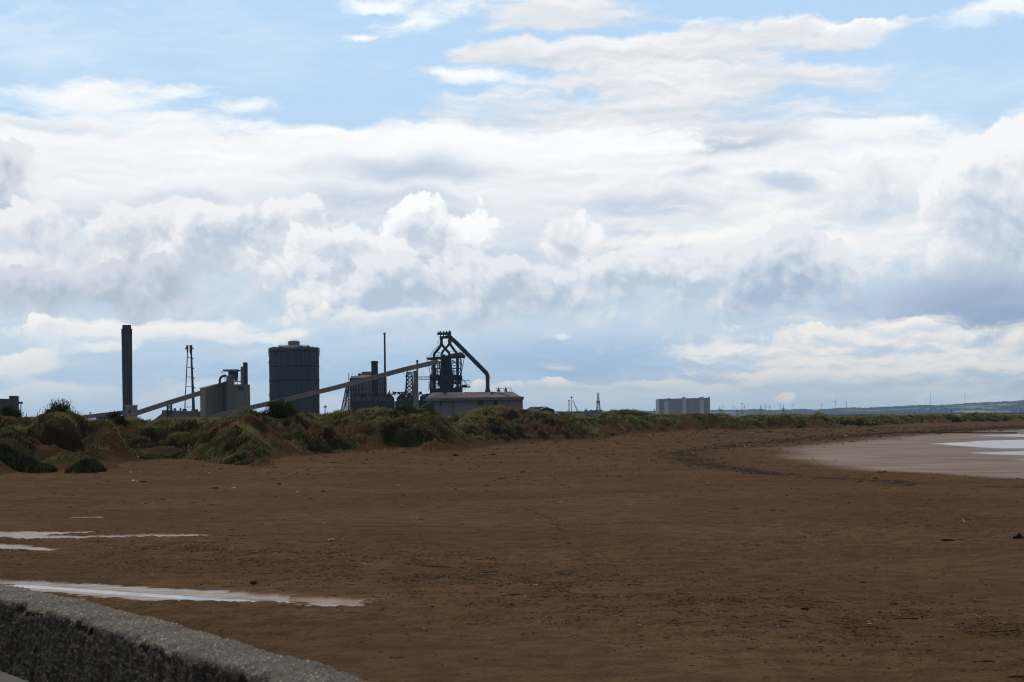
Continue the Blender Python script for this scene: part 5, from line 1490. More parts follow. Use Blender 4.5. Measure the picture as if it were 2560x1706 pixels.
shrub(147, 1066, 205, 92, 62, 'tall dark pointed bush standing up alone on the dune skyline left of the big chimney', nleaf=7500, peak=1.25, skew=.06, spiky=.5, seed=3)
shrub(22, 1058, 210, 74, 34, 'ragged bush at the left edge in front of the brown works building', nleaf=5000, peak=2.0, spiky=.6, seed=5)
shrub(288, 1062, 232, 56, 26, 'low dark bush beside the dip where the low conveyor comes down', nleaf=3500, peak=2.2, seed=7)
shrub(703, 1042, 255, 92, 36, 'dense rounded dark bush on the crest in front of the big gas holder', nleaf=6500, peak=2.4, skew=-.1, spiky=.15, seed=9)
shrub(1010, 1045, 310, 90, 26, 'wide low dark bush on the crest in front of the ore bunkers', nleaf=5000, peak=2.6, spiky=.15, seed=13)
shrub(1068, 1046, 320, 54, 22, 'small dark bush on the crest where the cast house wall begins', nleaf=3200, peak=2.4, spiky=.15, seed=15)


def tussock(px, foot, wm, dm, h, n_, label, seed):
    """a hump thick with long blades, standing on the open sand"""
    x0, y0 = hit(px, foot)
    o = bpy.data.objects.new('grass_tussock', None); COL.objects.link(o); o.location = (x0, y0, float(ground_z(x0, y0)[0]))
    tag(o, label, 'grass tussock', 'grass tussocks at the foot of the dunes')
    r = np.random.default_rng(seed)
    a = r.uniform(0, 2 * np.pi, n_); q_ = np.sqrt(r.uniform(0, 1, n_))
    rim = .62 + .7 * fbm(np.cos(a) * 1.4 + 20, np.sin(a) * 1.4 + 20, 3, seed)
    x = np.cos(a) * q_ * wm / 2 * rim; y = np.sin(a) * q_ * dm / 2 * rim
    lump = .7 + .6 * fbm(x / 1.1 + 9, y / 1.3 + 9, 3, seed)
    z = h * .55 * (1 - q_ ** 2) * lump + ground_z(x + x0, y + y0) - o.location.z
    hh_ = r.uniform(.35, .85, n_) * h * .62 * (.6 + .4 * (1 - q_)) * lump
    v, f, tn = blades(x, y, z - .08, hh_, np.full(n_, .055) * r.uniform(.6, 1.4, n_), .35, r.uniform(0, 1, n_), r)
    me = np_mesh('blades', v, f); attr(me, 'tone', tn); link('blades', me, M_BLUEGR, o)
    b = MB(); g_ = 26
    vs = []; fs = []
    for i in range(g_ + 1):
        for j in range(g_ + 1):
            u_, w_ = (i / g_ - .5) * 2, (j / g_ - .5) * 2
            # square to disc
            X_, Y_ = u_ * math.sqrt(1 - w_ * w_ / 2), w_ * math.sqrt(1 - u_ * u_ / 2)
            q2 = min(1, X_ * X_ + Y_ * Y_)
            xx, yy = X_ * wm / 2, Y_ * dm / 2
            lz = float(ground_z(xx + x0, yy + y0)[0]) - o.location.z
            vs.append((xx, yy, lz - .12 + h * .55 * (1 - q2) * (.7 + .6 * float(fbm(np.array([xx / 1.1 + 9]), np.array([yy / 1.3 + 9]), 3, seed)[0]))))
    for i in range(g_):
        for j in range(g_): fs.append((i * (g_ + 1) + j, (i + 1) * (g_ + 1) + j, (i + 1) * (g_ + 1) + j + 1, i * (g_ + 1) + j + 1))
    b.add(vs, fs).build('sandy_hump', M_DUNE, o, True)


tussock(214, 1180, 4.4, 5.0, 1.7, 5600, 'dark blue green grass tussock alone on the sand before the dunes at the left', 21)
tussock(52, 1168, 7.5, 7, 1.9, 9000, 'broad dark grass tussock spilling onto the sand at the left edge', 23)


# ------------------------------------------------------------------ the sea wall and the promenade behind it
WALL_TOP, WALL_FOOT = 4.85, 4.37
FAR_PX = [(0, 1464), (76, 1475), (170, 1494), (340, 1537), (467, 1573), (595, 1611), (722, 1643), (850, 1679), (914, 1705)]
NEAR_PX = [(0, 1514), (106, 1541), (170, 1563), (289, 1590), (382, 1622), (467, 1645), (574, 1669), (663, 1692), (740, 1712)]


def arc(pts, n_):
    pts = np.array(pts, float); L = np.concatenate([[0], np.cumsum(np.hypot(*np.diff(pts, axis=0).T))])
    t_ = np.linspace(0, L[-1], n_)
    return np.stack([np.interp(t_, L, pts[:, 0]), np.interp(t_, L, pts[:, 1])], -1)


far_ = [gp(*p, WALL_TOP) for p in FAR_PX]
dv = np.array(far_[0]) - np.array(far_[2]); dv /= np.hypot(*dv)
ev = np.array(far_[-1]) - np.array(far_[-4]); ev /= np.hypot(*ev)
far_ = [tuple(np.array(far_[0]) + dv * 9 + np.array((-.8, 0))), tuple(np.array(far_[0]) + dv * 4 + np.array((-.15, 0)))] + far_ + [tuple(np.array(far_[-1]) + ev * 3), tuple(np.array(far_[-1]) + ev * 8 + np.array((1.0, 0)))]
fp = arc(far_, 900)
for _ in range(60): fp[1:-1] = (fp[:-2] + 2 * fp[1:-1] + fp[2:]) / 4
tg = np.gradient(fp, axis=0); tg /= np.hypot(tg[:, 0], tg[:, 1])[:, None]
nrm = np.stack([tg[:, 1], -tg[:, 0]], -1)                 # towards the promenade
if nrm[450] @ (np.array((0, 0)) - fp[450]) < 0: nrm = -nrm
WT = .40
fp = fp - nrm * .045
# cross-section from the sea side over the top and down the near face, finely divided
prof = [(0.05, -5.5), (0.02, -2), (0.0, -.25), (0.0, -.06), (.012, -.02), (.035, 0)] + [(.035 + (WT - .06) * i / 34, .006 * math.sin(math.pi * i / 34)) for i in range(1, 34)] + [(WT - .025, -.002), (WT - .006, -.014), (WT, -.036)] + [(WT + .02 * i / 40, -.036 - (WALL_TOP - WALL_FOOT + .05) * i / 40) for i in range(1, 41)]
prof = np.array(prof)
so = np.concatenate([[0], np.cumsum(np.hypot(*np.diff(prof, axis=0).T))])
al = np.concatenate([[0], np.cumsum(np.hypot(*np.diff(fp, axis=0).T))])
A_, S_ = np.meshgrid(al, so, indexing='ij')
ofs = np.broadcast_to(prof[None, :, 0], A_.shape); zz = np.broadcast_to(prof[None, :, 1], A_.shape)
peb = 1 - np.abs(2 * vnoise(A_ / .021, S_ / .021, 401) - 1)
rough_ = (peb - .5) * .016 + (fbm(A_ / .012, S_ / .012, 2, 403) - .5) * .015 + (fbm(A_ / .25, S_ / .25, 3, 405) - .5) * .030
chip = sstep(fbm(A_ / .13, S_ / .13, 3, 407), .58, .72) * np.exp(-((ofs - WT + .01) / .05) ** 2) * np.exp(-((zz + .02) / .06) ** 2)
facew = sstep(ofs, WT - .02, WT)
rough_ = rough_ - chip * .045 - facew * sstep(fbm(A_ / .03, S_ / .12, 3, 409), .55, .7) * .012
nx_ = np.where(ofs < .02, -1, np.where(ofs > WT - .006, 1, 0)); nz_ = np.where((ofs >= .02) & (ofs <= WT - .002), 1, 0)
wx = fp[:, 0][:, None] + nrm[:, 0][:, None] * (ofs + nx_ * rough_); wy = fp[:, 1][:, None] + nrm[:, 1][:, None] * (ofs + nx_ * rough_)
wz = WALL_TOP + zz + nz_ * rough_
k1, k2 = A_.shape
ii = np.arange(k1 * k2).reshape(k1, k2)
fq = np.stack([ii[:-1, :-1], ii[1:, :-1], ii[1:, 1:], ii[:-1, 1:]], -1).reshape(-1, 4)
me = np_mesh('sea_wall', np.stack([wx, wy, wz], -1).reshape(-1, 3), fq, True)
attr(me, 'face', facew.ravel())
m = bpy.data.materials.new('pebbly_concrete'); m.use_nodes = True
k = NT(m.node_tree)
p = k.new('ShaderNodeTexCoord').outputs['Object']
fa = gtex(k, 'face')
vo = k.new('ShaderNodeTexVoronoi'); k.put(vo.inputs['Vector'], p); vo.inputs['Scale'].default_value = 46
r_ = k.xyz(vo.outputs['Color'])[0]
stone = k.mix(r_, (.085, .060, .038), (.54, .44, .33))
mort = k.mix(k.noise(p, 7, 4, .6), (.070, .052, .034), (.17, .135, .095))
top_ = k.mix(k.mapr(vo.outputs['Distance'], .24, .44), stone, mort)
top_ = k.mix(k.mapr(k.noise(p, 3.5, 5, .65), .42, .64, 0, .8), top_, (.075, .060, .045))
top_ = k.mix(k.mapr(k.noise(p, 110, 2, .6), .60, .74, 0, .7), top_, (.035, .032, .030))
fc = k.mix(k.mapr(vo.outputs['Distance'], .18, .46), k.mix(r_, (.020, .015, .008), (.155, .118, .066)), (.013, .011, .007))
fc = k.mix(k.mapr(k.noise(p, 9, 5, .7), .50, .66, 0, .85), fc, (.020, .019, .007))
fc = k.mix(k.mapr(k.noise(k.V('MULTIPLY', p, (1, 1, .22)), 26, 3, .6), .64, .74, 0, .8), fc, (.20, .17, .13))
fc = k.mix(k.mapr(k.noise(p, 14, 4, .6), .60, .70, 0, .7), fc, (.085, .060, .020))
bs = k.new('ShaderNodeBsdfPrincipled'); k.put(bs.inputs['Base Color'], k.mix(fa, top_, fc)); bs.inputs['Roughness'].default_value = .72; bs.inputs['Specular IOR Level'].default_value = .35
bp = k.new('ShaderNodeBump'); bp.inputs['Strength'].default_value = .8; bp.inputs['Distance'].default_value = .012
k.put(bp.inputs['Height'], k.M('ADD', k.noise(p, 75, 4, .65), k.M('MULTIPLY', vo.outputs['Distance'], -.8)))
k.put(bs.inputs['Normal'], bp.outputs[0])
k.l.new(bs.outputs[0], k.new('ShaderNodeOutputMaterial').inputs[0])
tag(link('sea_wall', me, m), 'low rough pebbly concrete sea wall curving along the edge of the promenade', 'wall')

inner = fp + nrm * (WT - .05)
pv = [(x, y, WALL_FOOT) for x, y in inner[::12]] + [(14, 0, WALL_FOOT), (14, -40, WALL_FOOT), (-60, -40, WALL_FOOT), (-60, 20, WALL_FOOT)]
me = bpy.data.meshes.new('promenade'); me.from_pydata(pv, [], [list(range(len(pv)))]); me.update()
m = bpy.data.materials.new('promenade_concrete'); m.use_nodes = True
k = NT(m.node_tree); p = k.new('ShaderNodeTexCoord').outputs['Object']
cc = k.mix(k.noise(p, 2, 5, .6), (.15, .12, .10), (.22, .18, .15))
cc = k.mix(k.mapr(k.noise(p, 60, 3, .6), .56, .70, 0, .6), cc, (.10, .085, .07))
bs = k.new('ShaderNodeBsdfPrincipled'); k.put(bs.inputs['Base Color'], cc); bs.inputs['Roughness'].default_value = .9; bs.inputs['Specular IOR Level'].default_value = .2
bp = k.new('ShaderNodeBump'); bp.inputs['Strength'].default_value = .6; bp.inputs['Distance'].default_value = .01
k.put(bp.inputs['Height'], k.noise(p, 80, 3, .6)); k.put(bs.inputs['Normal'], bp.outputs[0])
k.l.new(bs.outputs[0], k.new('ShaderNodeOutputMaterial').inputs[0])
o = link('promenade', me, m)
if o.data.polygons[0].normal.z < 0: o.data.flip_normals()
tag(o, kind='structure')

# ------------------------------------------------------------------ wrack and crumbs scattered over the sand
rng = np.random.default_rng(5)


def scatter(n_, weight, lo, hi):
    w_ = np.where((np.abs(lx_) < 1420) & (GD < hi) & (GD > lo), weight, 0) * cell
    fl = w_.ravel() / w_.sum()
    pk = rng.choice(len(fl), n_, p=fl)
    r_, c_ = np.unravel_index(pk, GX.shape)
    u_ = uv[c_] / F + rng.uniform(-.5, .5, n_) * dU[c_]; d_ = GD[r_, 0] + rng.uniform(-.5, .5, n_) * np.abs(dD[r_])
    return u_ * d_, d_


OCT = np.array([(1, 0, 0), (.3, .95, 0), (-.8, .6, 0), (-.9, -.5, 0), (.2, -1, 0), (.1, .1, 1), (-.2, -.1, -.6)], float)
OCF = np.array([(0, 1, 5), (1, 2, 5), (2, 3, 5), (3, 4, 5), (4, 0, 5), (1, 0, 6), (2, 1, 6), (3, 2, 6), (4, 3, 6), (0, 4, 6)])


def lumps(x, y, size, flat_, rng):
    n_ = len(x)
    th = rng.uniform(0, 2 * np.pi, n_)
    v = OCT[None] * rng.uniform(.55, 1.35, (n_, 7, 1)) * size[:, None, None]
    st_ = rng.uniform(.6, 1.9, n_)
    v[:, :, 0] *= st_[:, None]; v[:, :, 2] *= flat_[:, None]
    X_ = v[:, :, 0] * np.cos(th)[:, None] - v[:, :, 1] * np.sin(th)[:, None] + x[:, None]
    Y_ = v[:, :, 0] * np.sin(th)[:, None] + v[:, :, 1] * np.cos(th)[:, None] + y[:, None]
    Z_ = v[:, :, 2] + (ground_z(x, y) + .15 * size * flat_)[:, None]
    fs = (np.arange(n_)[:, None, None] * 7 + OCF[None]).reshape(-1, 3)
    return np.stack([X_, Y_, Z_], -1).reshape(-1, 3), fs


def twigs(x, y, length, thick, rng, seg=4):
    """bent three-sided sticks of weed"""
    n_ = len(x); vs = np.empty((n_, seg + 1, 3, 3))
    th = rng.uniform(0, 2 * np.pi, n_); cv = rng.normal(0, .55, n_)
    px_, py_ = x.copy(), y.copy(); g0 = ground_z(x, y)
    lift = np.where(rng.uniform(0, 1, n_) < .25, rng.uniform(.05, .35, n_), .02) * length
    for i in range(seg + 1):
        f_ = i / seg
        z_ = g0 + thick * .6 + lift * np.sin(np.pi * f_) ** 1.0
        r_ = thick * (1 - .55 * abs(f_ - .4))
        for j in range(3):
            a_ = 2 * np.pi * j / 3 + .5
            vs[:, i, j] = np.stack([px_ - np.sin(th) * r_ * np.cos(a_), py_ + np.cos(th) * r_ * np.cos(a_), z_ + r_ * np.sin(a_)], -1)
        px_ = px_ + np.cos(th) * length / seg; py_ = py_ + np.sin(th) * length / seg
        th = th + cv + rng.normal(0, .25, n_)
    f = [(i * 3 + j, i * 3 + (j + 1) % 3, i * 3 + 3 + (j + 1) % 3, i * 3 + 3 + j) for i in range(seg) for j in range(3)]
    fs = (np.arange(n_)[:, None, None] * (seg + 1) * 3 + np.array(f)[None]).reshape(-1, 4)
    return vs.reshape(-1, 3), fs


def tris(q_): return np.concatenate([q_[:, [0, 1, 2]], q_[:, [0, 2, 3]]])


sandy = (1 - duneW) * (1 - wet) * (1 - damp)
w_near = (wrack2 + .035) * sandy; w_mid = (tide * .6 + wrack1 * .8 + .07) * sandy
V_, F_ = [], []
def push(v, f):
    F_.append((f if f.shape[1] == 3 else tris(f)) + sum(len(q_) for q_ in V_)); V_.append(v)
x, y = scatter(30000, w_near, 40, 105); push(*lumps(x, y, rng.lognormal(-4.35, .6, len(x)), rng.uniform(.25, .7, len(x)), rng))
x, y = scatter(3600, w_near, 40, 105); push(*twigs(x, y, rng.lognormal(-1.9, .6, len(x)), rng.uniform(.006, .014, len(x)), rng))
x, y = scatter(15000, w_mid / GD, 95, 800); push(*lumps(x, y, y * .00038 * rng.lognormal(0, .5, len(x)), rng.uniform(.25, .55, len(x)), rng))
trail = arc([gp(*p) for p in ((1296, 1272), (1340, 1283), (1385, 1304), (1402, 1330), (1392, 1343), (1408, 1362), (1440, 1375), (1452, 1392), (1436, 1406))], 46)
x, y = trail[:, 0] + rng.normal(0, .16, 46) + .2 * (np.arange(46) % 2), trail[:, 1] + rng.normal(0, .5, 46)
push(*lumps(x, y, rng.uniform(.10, .22, 46), np.full(46, .22), rng))
trail = arc([gp(*p) for p in ((1830, 1366), (1960, 1350), (2040, 1340), (2085, 1322))], 40)
push(*lumps(trail[:, 0] + rng.normal(0, .3, 40), trail[:, 1] + rng.normal(0, .7, 40), rng.uniform(.08, .17, 40), np.full(40, .22), rng))
v = np.concatenate(V_); f = np.concatenate(F_)
M_WEED = mat('dead_weed', (.034, .021, .012), (.062, .040, .023), 1.5, .9, .15)
tag(link('seaweed_litter', np_mesh('seaweed_litter', v, f), M_WEED), kind='stuff')
V_, F_ = [], []
x, y = scatter(1800, w_near * .6 + .01 * sandy, 40, 110); push(*lumps(x, y, rng.lognormal(-4.15, .45, len(x)), rng.uniform(.4, .8, len(x)), rng))
x, y = scatter(260, w_mid / GD, 105, 500); push(*lumps(x, y, y * .00028 * rng.lognormal(0, .5, len(x)), rng.uniform(.4, .8, len(x)), rng))
tag(link('shell_gravel', np_mesh('shell_gravel', np.concatenate(V_), np.concatenate(F_)), mat('shell', (.34, .31, .27), (.20, .18, .16), 2.0, .8, .3)), kind='stuff')


# ------------------------------------------------------------------ single things lying on the beach
def blob(pts, seed, detail=2):
    """a lumpy closed body over a handful of overlapping balls (centre, radius), as one mesh shell each"""
    import bmesh
    bm = bmesh.new()
    for (c0, r0, sx, sy, sz) in pts:
        q_ = bmesh.ops.create_icosphere(bm, subdivisions=detail, radius=r0)
        for vv in q_['verts']:
            n_ = vnoise(np.array([vv.co.x / r0 * 2 + seed + 40]), np.array([vv.co.y / r0 * 2 + vv.co.z / r0 * 1.7 + 40]), seed)[0]
            vv.co *= .72 + .56 * n_
            vv.co = Vector((vv.co.x * sx, vv.co.y * sy, vv.co.z * sz)) + Vector(c0)
    me = bpy.data.meshes.new('body'); bm.to_mesh(me); bm.free()
    return me


def lying(name, px, py, me, m, label, cat, rz=0.0, group=None):
    x, y = hit(px, py)
    me.name = name
    o = link(name, me, m)
    o.location = (x, y, float(ground_z(x, y)[0])); o.rotation_euler = (0, 0, rz)
    return tag(o, label, cat, group)


PXM = lambda py, px=1280: gp(px, py)[1] / F                 # metres per photo pixel at that spot
def spine(pts, r, k_=6):
    b = MB(); b.pipe(pts, r, k_)
    me = bpy.data.meshes.new('stick'); me.from_pydata(b.v, [], b.f); me.update()
    for p_ in me.polygons: p_.use_smooth = True
    return me


M_WOOD = mat('wet_driftwood', (.040, .027, .018), (.065, .045, .030), 4, .85, .2)
M_WOODP = mat('pale_driftwood', (.21, .175, .135), (.14, .115, .09), 4, .85, .2)
M_STONE = mat('pale_stone', (.34, .31, .28), (.25, .23, .21), 3, .85, .2)
M_WHITEP = mat('white_plastic', (.72, .72, .70), (.60, .60, .58), 3, .5, .4)
M_YELLOW = mat('yellow_plastic', (.62, .47, .03), None, 3, .5, .4)
M_RED = mat('red_plastic', (.30, .02, .02), None, 3, .5, .4)
M_KELP = mat('black_weed', (.014, .010, .008), (.026, .019, .013), 5, .8, .25)

q = PXM(1455, 634); lying('driftwood_block', 634, 1462, blob([((0, 0, 5 * q), 7 * q, 1.35, .9, .62)], 3), M_KELP, 'small dark block of sodden wood on the sand just beyond the long pool', 'driftwood')
q = PXM(1420, 1090)
lying('driftwood_branch', 1048, 1416, spine([(0, 0, 1.5 * q), (14 * q, -.3, 2.5 * q), (40 * q, -.6, 2.2 * q), (58 * q, -.75, 1.8 * q), (84 * q, -1.0, .8 * q)], [.5 * q, 1.5 * q, 1.9 * q, 1.7 * q, .5 * q]), M_WOOD, 'long thin dark driftwood branch lying at the near edge of the weed strip', 'driftwood')
lying('driftwood_stick', 1252, 1491, spine([(0, 0, q), (15 * q, .1, 2 * q), (38 * q, .2, 2.4 * q), (42 * q, .3, .6 * q)], [.6 * q, 1.3 * q, 1.4 * q, .4 * q]), M_WOOD, 'short dark stick in the middle of the weed strip', 'driftwood')
lying('driftwood_stick', 840, 1531, spine([(0, 0, .6 * q), (12 * q, .3, 3 * q), (20 * q, -.2, 1.2 * q), (34 * q, -.3, 1 * q), (68 * q, -.1, 1.2 * q)], [.4 * q, .8 * q, .9 * q, .8 * q, .5 * q]), M_WOODP, 'pale crooked twig lying beyond the tip of the long pool', 'driftwood')
lying('driftwood_stick', 1735, 1404, spine([(0, 0, .8 * q), (10 * q, .05, 1.2 * q), (24 * q, .1, .8 * q)], [.5 * q, .9 * q, .5 * q]), M_WOOD, 'short dark stick alone on bare sand above the weed strip', 'driftwood')
lying('driftwood_stick', 2518, 1696, spine([(0, 0, 1.5 * q), (12 * q, .02, 2.2 * q), (40 * q, .05, 2.0 * q), (56 * q, .1, 1.2 * q)], [.8 * q, 1.5 * q, 1.6 * q, .8 * q]), M_WOOD, 'dark stick at the bottom right corner of the beach', 'driftwood')
q = PXM(1352, 827); lying('pale_stone', 828, 1352, blob([((0, 0, 2 * q), 7 * q, 1.35, 1.0, .40)], 5), M_STONE, 'flat pale stone alone on smooth sand above the weed strip', 'stone')
q = PXM(1408, 911); lying('plastic_scrap', 911, 1411, blob([((0, 0, 1.3 * q), 4.5 * q, 1.35, .8, .42)], 6, 1), M_YELLOW, 'bright yellow scrap of plastic in the weed strip', 'litter')
q = PXM(1608, 1783); lying('plastic_scrap', 1783, 1611, blob([((0, 0, 1.5 * q), 2.3 * q, 1, .9, .9)], 7, 1), M_RED, 'tiny dark red bottle top near the weed strip', 'litter')
q = PXM(1690, 2280); lying('plastic_scrap', 2268, 1691, spine([(0, 0, .8 * q), (7 * q, .02, .7 * q), (16 * q, .15, 2.2 * q)], [.6 * q, 1.4 * q, .4 * q], 5), mat('pale_yellow_straw', (.42, .36, .12), None, 3, .6, .3), 'curled pale yellow strip on rippled sand at the lower right', 'litter')
q = PXM(1206, 330)
for px, py, sx, lb in ((333, 1203, 4.0, 'largest white scrap on the sand in front of the leftmost dunes'), (343, 1204.5, 2.6, 'small white scrap just right of the largest white one'), (327, 1182, 3.4, 'white scrap higher up the sand under the brown hummocks'), (351, 1177.5, 2.2, 'small white scrap by the foot of the dark hummock'),
                       (345, 1144, 4.5, 'white scrap on the slope between the brown hummocks'), (523, 1184, 2.4, 'white scrap left of the long pale green tussock'), (664, 1166, 1.8, 'left of two white specks at the tip of the long pale tussock'), (677, 1167, 1.8, 'right of two white specks at the tip of the long pale tussock'), (585, 1221, 3.6, 'flat white scrap out on the open sand')):
    lying('plastic_scrap', px, py, blob([((0, 0, .9 * q), sx * q, 1.3, .9, .5)], int(px) % 17, 1), M_WHITEP, lb, 'litter', 0, 'white scraps along the dune foot')
lying('driftwood_stick', 500, 1176, spine([(0, 0, 1 * q), (10 * q, -1.2, 1.2 * q), (20 * q, -2.2, .8 * q)], [.8 * q, 1.2 * q, .5 * q]), M_WOODP, 'pale stick on the sand left of the long pale green tussock', 'driftwood')
lying('driftwood_block', 360, 1206, blob([((0, 0, 1.6 * q), 5.5 * q, 1.5, .9, .42)], 8), M_KELP, 'dark lump beside the white scraps in front of the leftmost dunes', 'driftwood')
lying('driftwood_block', 538, 1222, blob([((0, 0, 1.5 * q), 5.5 * q, 1.4, .9, .40)], 9), M_KELP, 'dark lump out on open sand next to a flat white scrap', 'driftwood')
lying('driftwood_block', 697, 1211.5, blob([((0, 0, 1.5 * q), 5 * q, 1.3, .9, .40)], 10), M_KELP, 'small dark lump alone on the open sand', 'driftwood')
q = PXM(1157, 838); lying('driftwood_plank', 828, 1158, spine([(0, 0, 1.0 * q), (7 * q, .3, 2.6 * q), (17 * q, .2, 1.2 * q)], [1.6 * q, 1.8 * q, 1.0 * q], 5), M_WOODP, 'pale broken plank on the sand below the middle dunes', 'driftwood')
lying('driftwood_block', 1137, 1140, blob([((0, 0, 2.4 * q), 4.5 * q, 1, .9, 1.0), ((6 * q, 0, 1.4 * q), 4.5 * q, 1.4, .9, .45)], 11), M_KELP, 'dark upright stump of wood at the dune foot below the cast house', 'driftwood')
q = PXM(1345, 2545)
lying('seaweed_heap', 2547, 1346, blob([((0, 0, 4 * q), 8 * q, 1.0, .9, 1.0), ((0, 0, 8 * q), 4.5 * q, .9, .9, 1.25), ((-11 * q, 0, 2.6 * q), 4.8 * q, 1.1, .9, .8), ((7 * q, 0, 2 * q), 5 * q, 1.1, .9, .55)], 12), M_KELP, 'black peaked heap of seaweed at the right edge beyond the gull', 'seaweed')
b_ = [((x_ * q, 0, z_ * q), r_ * q, 1.6, .8, .62) for x_, z_, r_ in ((-28, 1.4, 4.2), (-20, 2.2, 5.0), (-12, 2.8, 5.4), (-3, 3.0, 4.4), (6, 1.6, 4.0), (14, 1.9, 4.6), (23, 1.8, 4.6), (32, 1.2, 3.8))]
lying('seaweed_strand', 2376, 1353, blob(b_, 14, 1), M_KELP, 'long low strand of dark seaweed between the gull and the black heap', 'seaweed')
q = PXM(1520, 2010); lying('seaweed_heap', 2011, 1525, blob([((0, 0, 2.4 * q), 6 * q, 1.4, .9, .7), ((8 * q, 0, 1.2 * q), 3.5 * q, 1.3, .9, .6)], 15), M_KELP, 'black rounded lump of weed below the middle of the beach', 'seaweed')
q = PXM(1545, 2270)
lying('seaweed_strand', 2268, 1548, blob([((x_ * q, y_ * .01, z_ * q), r_ * q, 1.9, .9, .5) for x_, y_, z_, r_ in ((-30, 0, 1, 3.4), (-20, 4, 1.6, 4.4), (-9, 0, 1.4, 3.2), (2, 0, 1.3, 4.4), (12, 0, 1.4, 4.6), (23, 0, 1.2, 4.4))], 16, 1), M_KELP, 'ragged dark strand of weed with an upright tangle at its end', 'seaweed')
lying('seaweed_tangle', 2306, 1549, blob([((0, 0, 3 * q), 2.2 * q, .9, .9, 1.5), ((0, 0, 8 * q), 2.6 * q, 1.2, .8, 1.1)], 17), M_KELP, 'upright dark tangle of weed rising from the ragged strand', 'seaweed')
q = PXM(1650, 2440)
lying('seaweed_strand', 2440, 1657, blob([((x_ * q, 0, z_ * q), r_ * q, 1.7, .8, .45) for x_, z_, r_ in ((-20, 1.2, 4.6), (-9, 1.4, 5.2), (2, 1.0, 4.4), (12, 2.0, 4.4), (22, 2.6, 4.6), (33, 2.2, 4.4), (43, 1.6, 3.8))], 18, 1), M_KELP, 'dark flat strand of weed on rippled sand at the lower right', 'seaweed')
q = PXM(1578, 2490)
lying('seaweed_strand', 2495, 1580, blob([((x_ * q, x_ * .004, z_ * q), r_ * q, 1.7, .8, .45) for x_, z_, r_ in ((-48, 1.2, 4.4), (-38, 1.4, 4.2), (-27, 1.0, 4.2), (-16, 1.0, 4.2), (-5, 1.4, 4.4), (6, 1.2, 4.2), (17, 1.4, 4.4), (28, 1.2, 4.2), (39, 1.4, 4.4), (50, 1.2, 4.2))], 19, 1), M_KELP, 'long broken strand of weed running off the right edge', 'seaweed')
# a line of rocks running into the shallows
bl = []
x0_, y0_ = gp(2410, 1083.5)
rr = random.Random(9)
for i in range(90):
    px = 2285 + (2540 - 2285) * (i + rr.random()) / 90
    x_, y_ = gp(px, 1083.2 + (px - 2410) * .002)
    qq = y_ / F
    bl.append(((x_ - x0_, (y_ - y0_) + rr.uniform(-1.2, 1.2), .1), qq * rr.uniform(1.6, 2.4) * (1.25 if px > 2330 else .8), rr.uniform(2.2, 3.0), 1.8, .62))
me = blob(bl, 20, 1)
o = link('rock_spit', me, M_KELP); o.location = (x0_, y0_, 0)
tag(o, 'long low line of black weedy rocks across the far shallows', 'rocks')
# old footprints: a trodden line of hollows is part of the sheet of sand

# ------------------------------------------------------------------ the gull
gx, gy = gp(2411, 1317.2)
g = bpy.data.objects.new('gull', None); COL.objects.link(g); g.location = (gx, gy, float(ground_z(gx, gy)[0]))
tag(g, 'white headed gull with grey back standing on the sand facing left', 'bird')
k_ = gy / F / .0215                                        # the bird is about 18 photo pixels tall
def G(x, z, y=0): return (x * k_ * .021, y * k_ * .021, z * k_ * .021)
rings = [(-6.1, 13.2, .35, .3), (-5.4, 13.4, .9, .8), (-5.0, 14.6, 1.6, 1.5), (-4.4, 15.4, 1.75, 1.7), (-3.6, 15.2, 1.6, 1.6), (-3.0, 13.6, 1.7, 1.7), (-2.4, 11.6, 2.3, 2.3), (-.8, 9.8, 3.1, 2.9), (1.6, 8.6, 3.4, 3.1), (4.2, 7.4, 2.9, 2.6), (6.6, 6.4, 2.0, 1.8), (8.6, 5.6, 1.2, .9), (11.2, 4.9, .7, .35)]
b = MB(); K = 14; vs = []; fs = []
for i, (x, z, w, h) in enumerate(rings):
    for j in range(K):
        a = 2 * math.pi * j / K
        # rings lie across the spine: tilt them with the neck
        tl = 1.0 if i >= 7 else (.2 if 3 <= i <= 5 else .6)
        vs.append(G(x + (1 - tl) * math.sin(a) * h * .8, z + math.sin(a) * h * (.45 + .55 * tl), math.cos(a) * w))
for i in range(len(rings) - 1):
    for j in range(K): fs.append((i * K + j, i * K + (j + 1) % K, (i + 1) * K + (j + 1) % K, (i + 1) * K + j))
fs += [tuple(range(K))[::-1], tuple(range((len(rings) - 1) * K, len(rings) * K))]
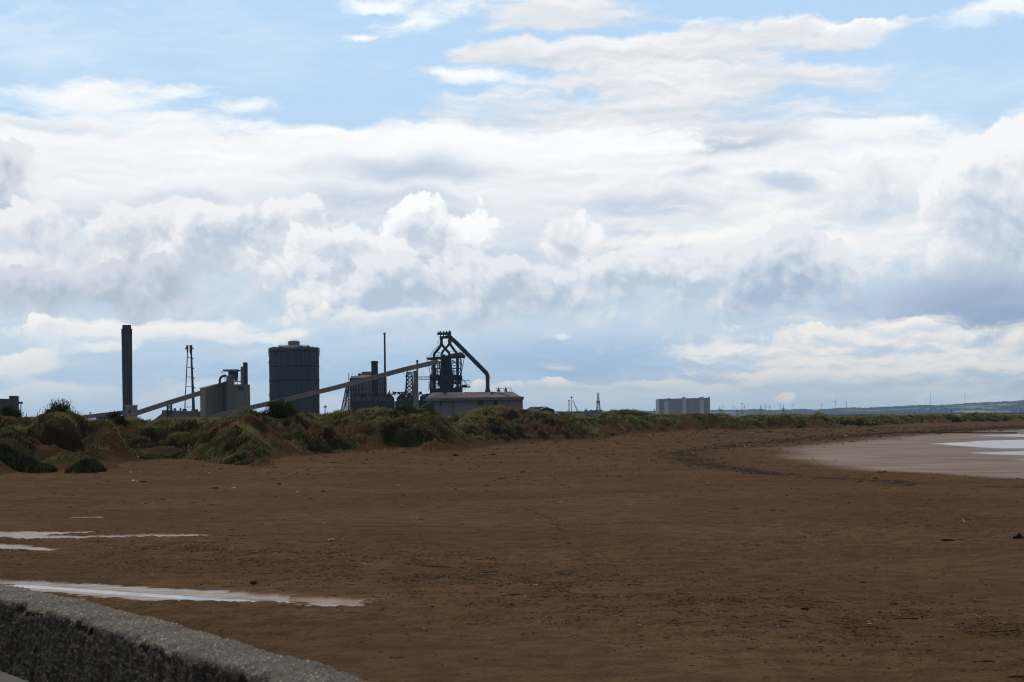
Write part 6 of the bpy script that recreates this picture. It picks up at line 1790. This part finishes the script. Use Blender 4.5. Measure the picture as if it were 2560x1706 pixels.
M_GW, M_GG = mat('white_feathers', (.72, .71, .68), (.62, .61, .60), 8, .8, .2), mat('grey_feathers', (.20, .21, .23), (.155, .165, .18), 8, .8, .2)
b.add(vs, fs).build('body', M_GW, g, True)
for sd in (-1, 1):
    b = MB(); vs = []
    prof_w = [(-2.0, 10.6, 9.0), (0, 11.6, 7.4), (3, 10.8, 6.4), (6, 8.8, 5.6), (9.5, 6.6, 5.2), (13.0, 4.9, 4.6)]
    for x, zt, zb in prof_w:
        yo = 3.5 * (1 - ((x - 2) / 13) ** 2)
        for yy, zz2 in ((yo * .55, zt), (yo + .35, (zt + zb) / 2), (yo * .9, zb), (yo * .5, (zt + zb) / 2)): vs.append(G(x, zz2, sd * yy))
    fs = [(i * 4 + j, i * 4 + (j + 1) % 4, i * 4 + 4 + (j + 1) % 4, i * 4 + 4 + j) for i in range(5) for j in range(4)] + [(0, 1, 2, 3), (20, 21, 22, 23)]
    b.add(vs, fs).build('wing', M_GG, g, True)
    MB().pipe([G(1.2, 6.4, sd * 1.1), G(1.9, 3.4, sd * 1.1), G(1.3, .5, sd * 1.1)], .011 * k_, 6).pipe([G(1.3, .4, sd * 1.1), G(-1.0, .2, sd * 1.1)], .010 * k_, 5).build('leg', mat('gull_leg', (.14, .09, .07), None, 5, .7, .3), g, True)
MB().tube(G(-5.6, 14.4), G(-8.6, 13.3), .016 * k_, .004 * k_, 6).build('beak', mat('gull_beak', (.40, .27, .05), None, 5, .5, .4), g, True)


# ------------------------------------------------------------------ sea air
b = MB(); b.box((-16000, -900, -80), (18000, 33000, 520))
m = bpy.data.materials.new('haze'); m.use_nodes = True
k = NT(m.node_tree)
vol = k.new('ShaderNodeVolumePrincipled')
vol.inputs['Color'].default_value = (.44, .69, 1.0, 1)
vol.inputs['Density'].default_value = 2.2e-5
vol.inputs['Anisotropy'].default_value = .5
k.l.new(vol.outputs[0], k.new('ShaderNodeOutputMaterial').inputs['Volume'])
tag(b.build('haze', m), kind='stuff')
